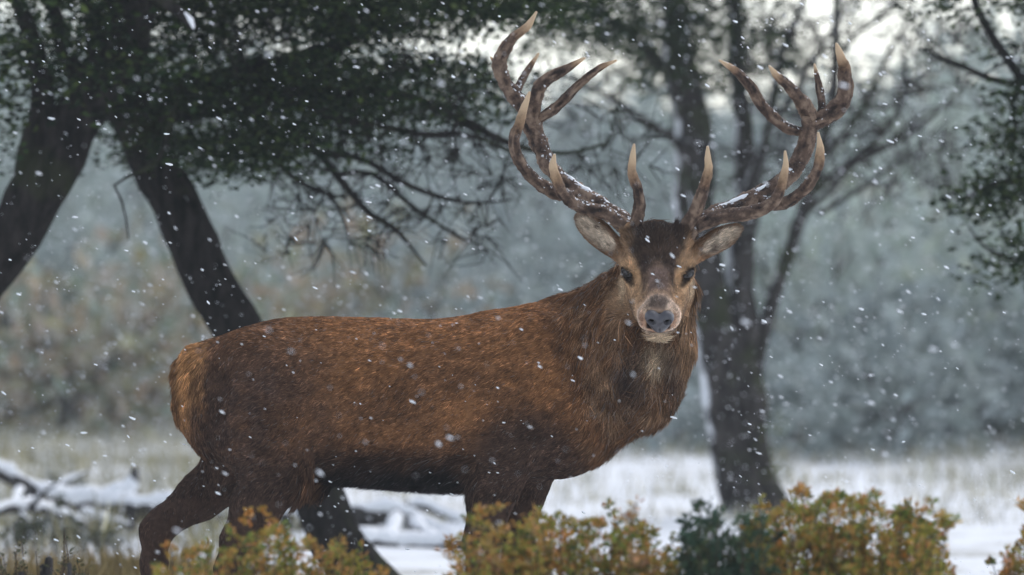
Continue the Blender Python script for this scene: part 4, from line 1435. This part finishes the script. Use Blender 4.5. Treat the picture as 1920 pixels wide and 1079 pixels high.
    F.ell((0, 24, 10), (7, 9, 12), 8, sub=True)
    for sg in (-1, 1):
        F.ell((sg * 16, 4, 12), (7.6, 6.2, 12), 3, sub=True)
        F.ell((sg * 20, 0, 12), (3.0, 4.5, 9), 3, sub=True)
    F.ell((0, -20, 15), (1.3, 12, 6), 3, sub=True)
    Vn, Qn = F.extract()
    Vn = Vn * np.array([0.93, 0.9, 1.0])
    Vp = HP(0, -13, 143) + Vn[:, :1] * HA + Vn[:, 1:2] * HB + Vn[:, 2:] * HF
    link('nose', mesh_np('nose', toW(Vp), [Qn[:, ::-1]], True, None, nm), root)
    # ---------------- antlers
    am = mat_antler()
    L_ = [  # beam first: u, v, w, radius
        [(1186, 452, -168, 17), (1180, 430, -160, 16), (1139, 394, -128, 14), (1092, 365, -100, 13.5), (1062, 342, -82, 13.5), (1034, 316, -65, 14), (1016, 282, -50, 15), (1001, 243, -42, 16), (990, 208, -45, 17), (981, 196, -48, 15)],
        [(1188, 436, -168, 13), (1199, 390, -190, 11.5), (1195, 352, -212, 10), (1185, 324, -232, 8.5), (1187, 292, -250, 6), (1189, 271, -258, 2.2)],
        [(1173, 424, -164, 12), (1130, 399, -170, 13), (1083, 385, -186, 13), (1057, 364, -205, 12), (1043, 337, -222, 10), (1037, 311, -236, 7.5), (1040, 290, -242, 2.2)],
        [(1085, 366, -102, 10), (1041, 362, -120, 12.5), (998, 334, -140, 12), (971, 295, -155, 11), (964, 264, -163, 10.5), (974, 230, -168, 9), (985, 197, -172, 6.5), (993, 173, -174, 2.2)],
        [(990, 212, -45, 15), (966, 184, -38, 15), (947, 154, -34, 14), (936, 126, -34, 13), (947, 94, -42, 11.5), (964, 70, -50, 10), (990, 49, -60, 7), (1006, 23, -66, 2.2)],
        [(940, 134, -34, 9), (930, 120, -33, 6), (920, 108, -33, 1.8)],
        [(966, 176, -36, 9), (976, 156, -20, 8), (990, 132, -8, 6.5), (1010, 101, 2, 2.2)],
        [(996, 225, -46, 13), (1003, 192, -58, 13.5), (1012, 164, -70, 12.5), (1032, 146, -84, 10.5), (1062, 130, -98, 8.5), (1097, 109, -112, 2.2)],
        [(1006, 226, -44, 9), (1037, 207, -52, 10), (1062, 184, -62, 9.5), (1083, 162, -72, 8.5), (1122, 130, -86, 6.5), (1156, 114, -96, 2)]]
    R_ = [
        [(1286, 450, -168, 17), (1292, 432, -160, 16), (1333, 405, -128, 14.5), (1388, 383, -100, 13.5), (1433, 360, -82, 14), (1463, 340, -68, 15), (1491, 314, -52, 15.5), (1508, 279, -44, 15.5), (1517, 240, -46, 16), (1522, 222, -48, 16)],
        [(1280, 438, -168, 14), (1306, 390, -190, 12), (1320, 353, -214, 10.5), (1328, 316, -236, 8), (1327, 292, -248, 5.5), (1327, 275, -254, 2.2)],
        [(1306, 424, -164, 12), (1350, 408, -166, 13), (1390, 402, -176, 13), (1432, 392, -192, 12.5), (1455, 371, -208, 10.5), (1466, 345, -222, 9), (1473, 312, -236, 6), (1472, 284, -242, 2.2)],
        [(1425, 375, -92, 10), (1459, 385, -120, 12), (1492, 369, -140, 11.5), (1517, 346, -154, 11), (1533, 316, -164, 10), (1538, 282, -170, 7.5), (1534, 249, -174, 2.2)],
        [(1518, 232, -48, 16), (1536, 227, -44, 16), (1562, 210, -40, 16), (1580, 190, -40, 15.5), (1585, 162, -44, 14), (1582, 130, -50, 12), (1574, 101, -58, 7.5), (1568, 82, -62, 2.5)],
        [(1540, 212, -38, 8), (1541, 196, -26, 8), (1536, 165, -14, 7.5), (1527, 121, -6, 2.2)],
        [(1520, 224, -48, 14), (1508, 198, -58, 13.5), (1497, 184, -66, 12), (1477, 161, -78, 10), (1455, 141, -90, 7), (1442, 124, -98, 2.2)],
        [(1512, 250, -46, 9), (1477, 241, -54, 10.5), (1447, 219, -64, 11), (1425, 193, -74, 10.5), (1410, 167, -84, 10), (1392, 145, -94, 8.5), (1370, 127, -104, 6.5), (1349, 114, -112, 2)]]
    for side, tines in enumerate((L_, R_)):
        mb = MB()
        for k, tn in enumerate(tines):
            pts = np.array([[*CP(*q[:3]), q[3]] for q in tn])
            ln = np.sum(np.linalg.norm(np.diff(pts[:, :3], axis=0), axis=1))
            m = max(12, int(ln / 2.6))
            R = catmull(pts, m)
            x = np.linspace(0, 1, m)
            if k == 0:
                tip = np.zeros(m)
            else:
                fr = np.array([0, 0.6, 0.42, 0.42, 0.4, 0.3, 0.4, 0.25, 0.25])[k] if k < 9 else 0.5
                tip = sstep(1 - fr, 1.02, x)
            burr = 0
            if k == 0:
                burr = 5 * np.exp(-((x * ln - 14) / 5) ** 2)
            P3 = toW(R[:, :3])
            mb.tube(P3, np.maximum(R[:, 3] * (0.93 if k else 1) + burr, 0.8) / SU, 22, bump=0.13, bscale=0.018, seed=side * 20 + k, a=np.stack([tip, x, x * 0], -1), groove=0.32)
        me = mb.mesh('antler', am)
        an = link('antler', me, root)
        an['label'] = ('antler on the left of the picture' if side == 0 else 'antler on the right of the picture') + ', dark brown with pale tips'
        # snow lying along the beam
        sb = MB()
        bm = np.array([[*CP(*q[:3]), q[3]] for q in tines[0]])
        R = catmull(bm, 60)
        i0, i1 = (13, 33) if side == 0 else (11, 34)
        seg = R[i0:i1]
        x = np.linspace(0, 1, len(seg))
        off = seg[:, :3] + np.array([0.25, -0.82, -0.35]) * seg[:, 3:4] * 0.95
        sb.tube(toW(off), (np.sin(x * math.pi) ** 0.6 * (4.2 + 1.4 * np.sin(x * 17)) + 0.5) / SU, 10, bump=0.5, bscale=0.012, seed=5 + side)
        link('snow_patch', sb.mesh('snow_patch', SNOW_LUMP), an)
    # ---------------- hooves
    hm, nt, N, L, p = new_mat('hoof')
    p.inputs['Base Color'].default_value = (0.02, 0.017, 0.015, 1)
    p.inputs['Roughness'].default_value = 0.4
    for hu, hw_ in ((928, -72), (990, 68), (474, -72), (278, 68)):
        F = Field((-40, -30, -30), (46, 20, 30), 2.0)
        for sg in (-1, 1):
            F.cone((-8, -18, sg * 10), (12, 0, sg * 11), 11, 12, 5)
            F.cone((10, 0, sg * 11), (26, 2, sg * 8), 11, 5, 6)
        F.ell((0, 40, 0), (90, 32, 90), 2, sub=True)
        Vh, Qh = F.extract()
        link('hoof', mesh_np('hoof', toW(Vh + np.array([hu - 2, 1310, hw_])), [Qh], True, None, hm), root)
    return root

def mat_antler():
    m, nt, N, L, p = new_mat('antler')
    at = N.new('ShaderNodeAttribute')
    at.attribute_name = 'tint'
    sx = N.new('ShaderNodeSeparateColor')
    L.new(at.outputs['Color'], sx.inputs['Color'])
    tc = N.new('ShaderNodeTexCoord')
    n1 = N.new('ShaderNodeTexNoise')
    n1.inputs['Scale'].default_value = 38
    n1.inputs['Detail'].default_value = 8
    n1.inputs['Roughness'].default_value = 0.7
    L.new(tc.outputs['Object'], n1.inputs['Vector'])
    cr = N.new('ShaderNodeValToRGB')
    e = cr.color_ramp.elements
    e[0].position, e[0].color = 0.30, (0.026, 0.018, 0.015, 1)
    e[1].position, e[1].color = 0.75, (0.25, 0.175, 0.125, 1)
    x = cr.color_ramp.elements.new(0.52)
    x.color = (0.105, 0.068, 0.050, 1)
    gm = N.new('ShaderNodeMath')
    gm.operation = 'MULTIPLY_ADD'
    L.new(sx.outputs[2], gm.inputs[0])
    gm.inputs[1].default_value = 0.45
    gs = N.new('ShaderNodeMath')
    gs.operation = 'SUBTRACT'
    L.new(n1.outputs['Fac'], gs.inputs[0])
    gs.inputs[1].default_value = 0.22
    L.new(gs.outputs[0], gm.inputs[2])
    L.new(gm.outputs[0], cr.inputs['Fac'])
    ct = N.new('ShaderNodeValToRGB')
    e = ct.color_ramp.elements
    e[0].position, e[0].color = 0.15, (0.26, 0.13, 0.055, 1)
    e[1].position, e[1].color = 0.9, (0.58, 0.42, 0.27, 1)
    L.new(sx.outputs[0], ct.inputs['Fac'])
    ad = N.new('ShaderNodeMath')
    ad.operation = 'MULTIPLY_ADD'
    L.new(n1.outputs['Fac'], ad.inputs[0])
    ad.inputs[1].default_value = 0.8
    L.new(sx.outputs[0], ad.inputs[2])
    mr = N.new('ShaderNodeMapRange')
    mr.inputs['From Min'].default_value = 0.55
    mr.inputs['From Max'].default_value = 1.15
    L.new(ad.outputs[0], mr.inputs['Value'])
    mx = N.new('ShaderNodeMix')
    mx.data_type = 'RGBA'
    L.new(mr.outputs[0], mx.inputs['Factor'])
    L.new(cr.outputs['Color'], mx.inputs['A'])
    L.new(ct.outputs['Color'], mx.inputs['B'])
    # specks of snow caught on the upper side
    ge = N.new('ShaderNodeNewGeometry')
    dt = N.new('ShaderNodeVectorMath')
    dt.operation = 'DOT_PRODUCT'
    dt.inputs[1].default_value = Vector((0.35, -0.45, 0.82)).normalized()
    L.new(ge.outputs['Normal'], dt.inputs[0])
    n2 = N.new('ShaderNodeTexNoise')
    n2.inputs['Scale'].default_value = 95
    n2.inputs['Detail'].default_value = 4
    L.new(tc.outputs['Object'], n2.inputs['Vector'])
    a2 = N.new('ShaderNodeMath')
    a2.operation = 'MULTIPLY_ADD'
    L.new(n2.outputs['Fac'], a2.inputs[0])
    a2.inputs[1].default_value = 2.0
    L.new(dt.outputs['Value'], a2.inputs[2])
    r2 = N.new('ShaderNodeMapRange')
    r2.inputs['From Min'].default_value = 2.02
    r2.inputs['From Max'].default_value = 2.25
    L.new(a2.outputs[0], r2.inputs['Value'])
    m2 = N.new('ShaderNodeMix')
    m2.data_type = 'RGBA'
    m2.inputs['B'].default_value = (0.75, 0.77, 0.8, 1)
    L.new(r2.outputs[0], m2.inputs['Factor'])
    L.new(mx.outputs['Result'], m2.inputs['A'])
    L.new(m2.outputs['Result'], p.inputs['Base Color'])
    p.inputs['Roughness'].default_value = 0.75
    p.inputs['Specular IOR Level'].default_value = 0.12
    n3 = N.new('ShaderNodeTexNoise')
    n3.inputs['Scale'].default_value = 140
    n3.inputs['Detail'].default_value = 4
    L.new(tc.outputs['Object'], n3.inputs['Vector'])
    bp = N.new('ShaderNodeBump')
    bp.inputs['Strength'].default_value = 0.6
    bp.inputs['Distance'].default_value = 0.004
    L.new(n3.outputs['Fac'], bp.inputs['Height'])
    L.new(bp.outputs[0], p.inputs['Normal'])
    return m

build_stag()
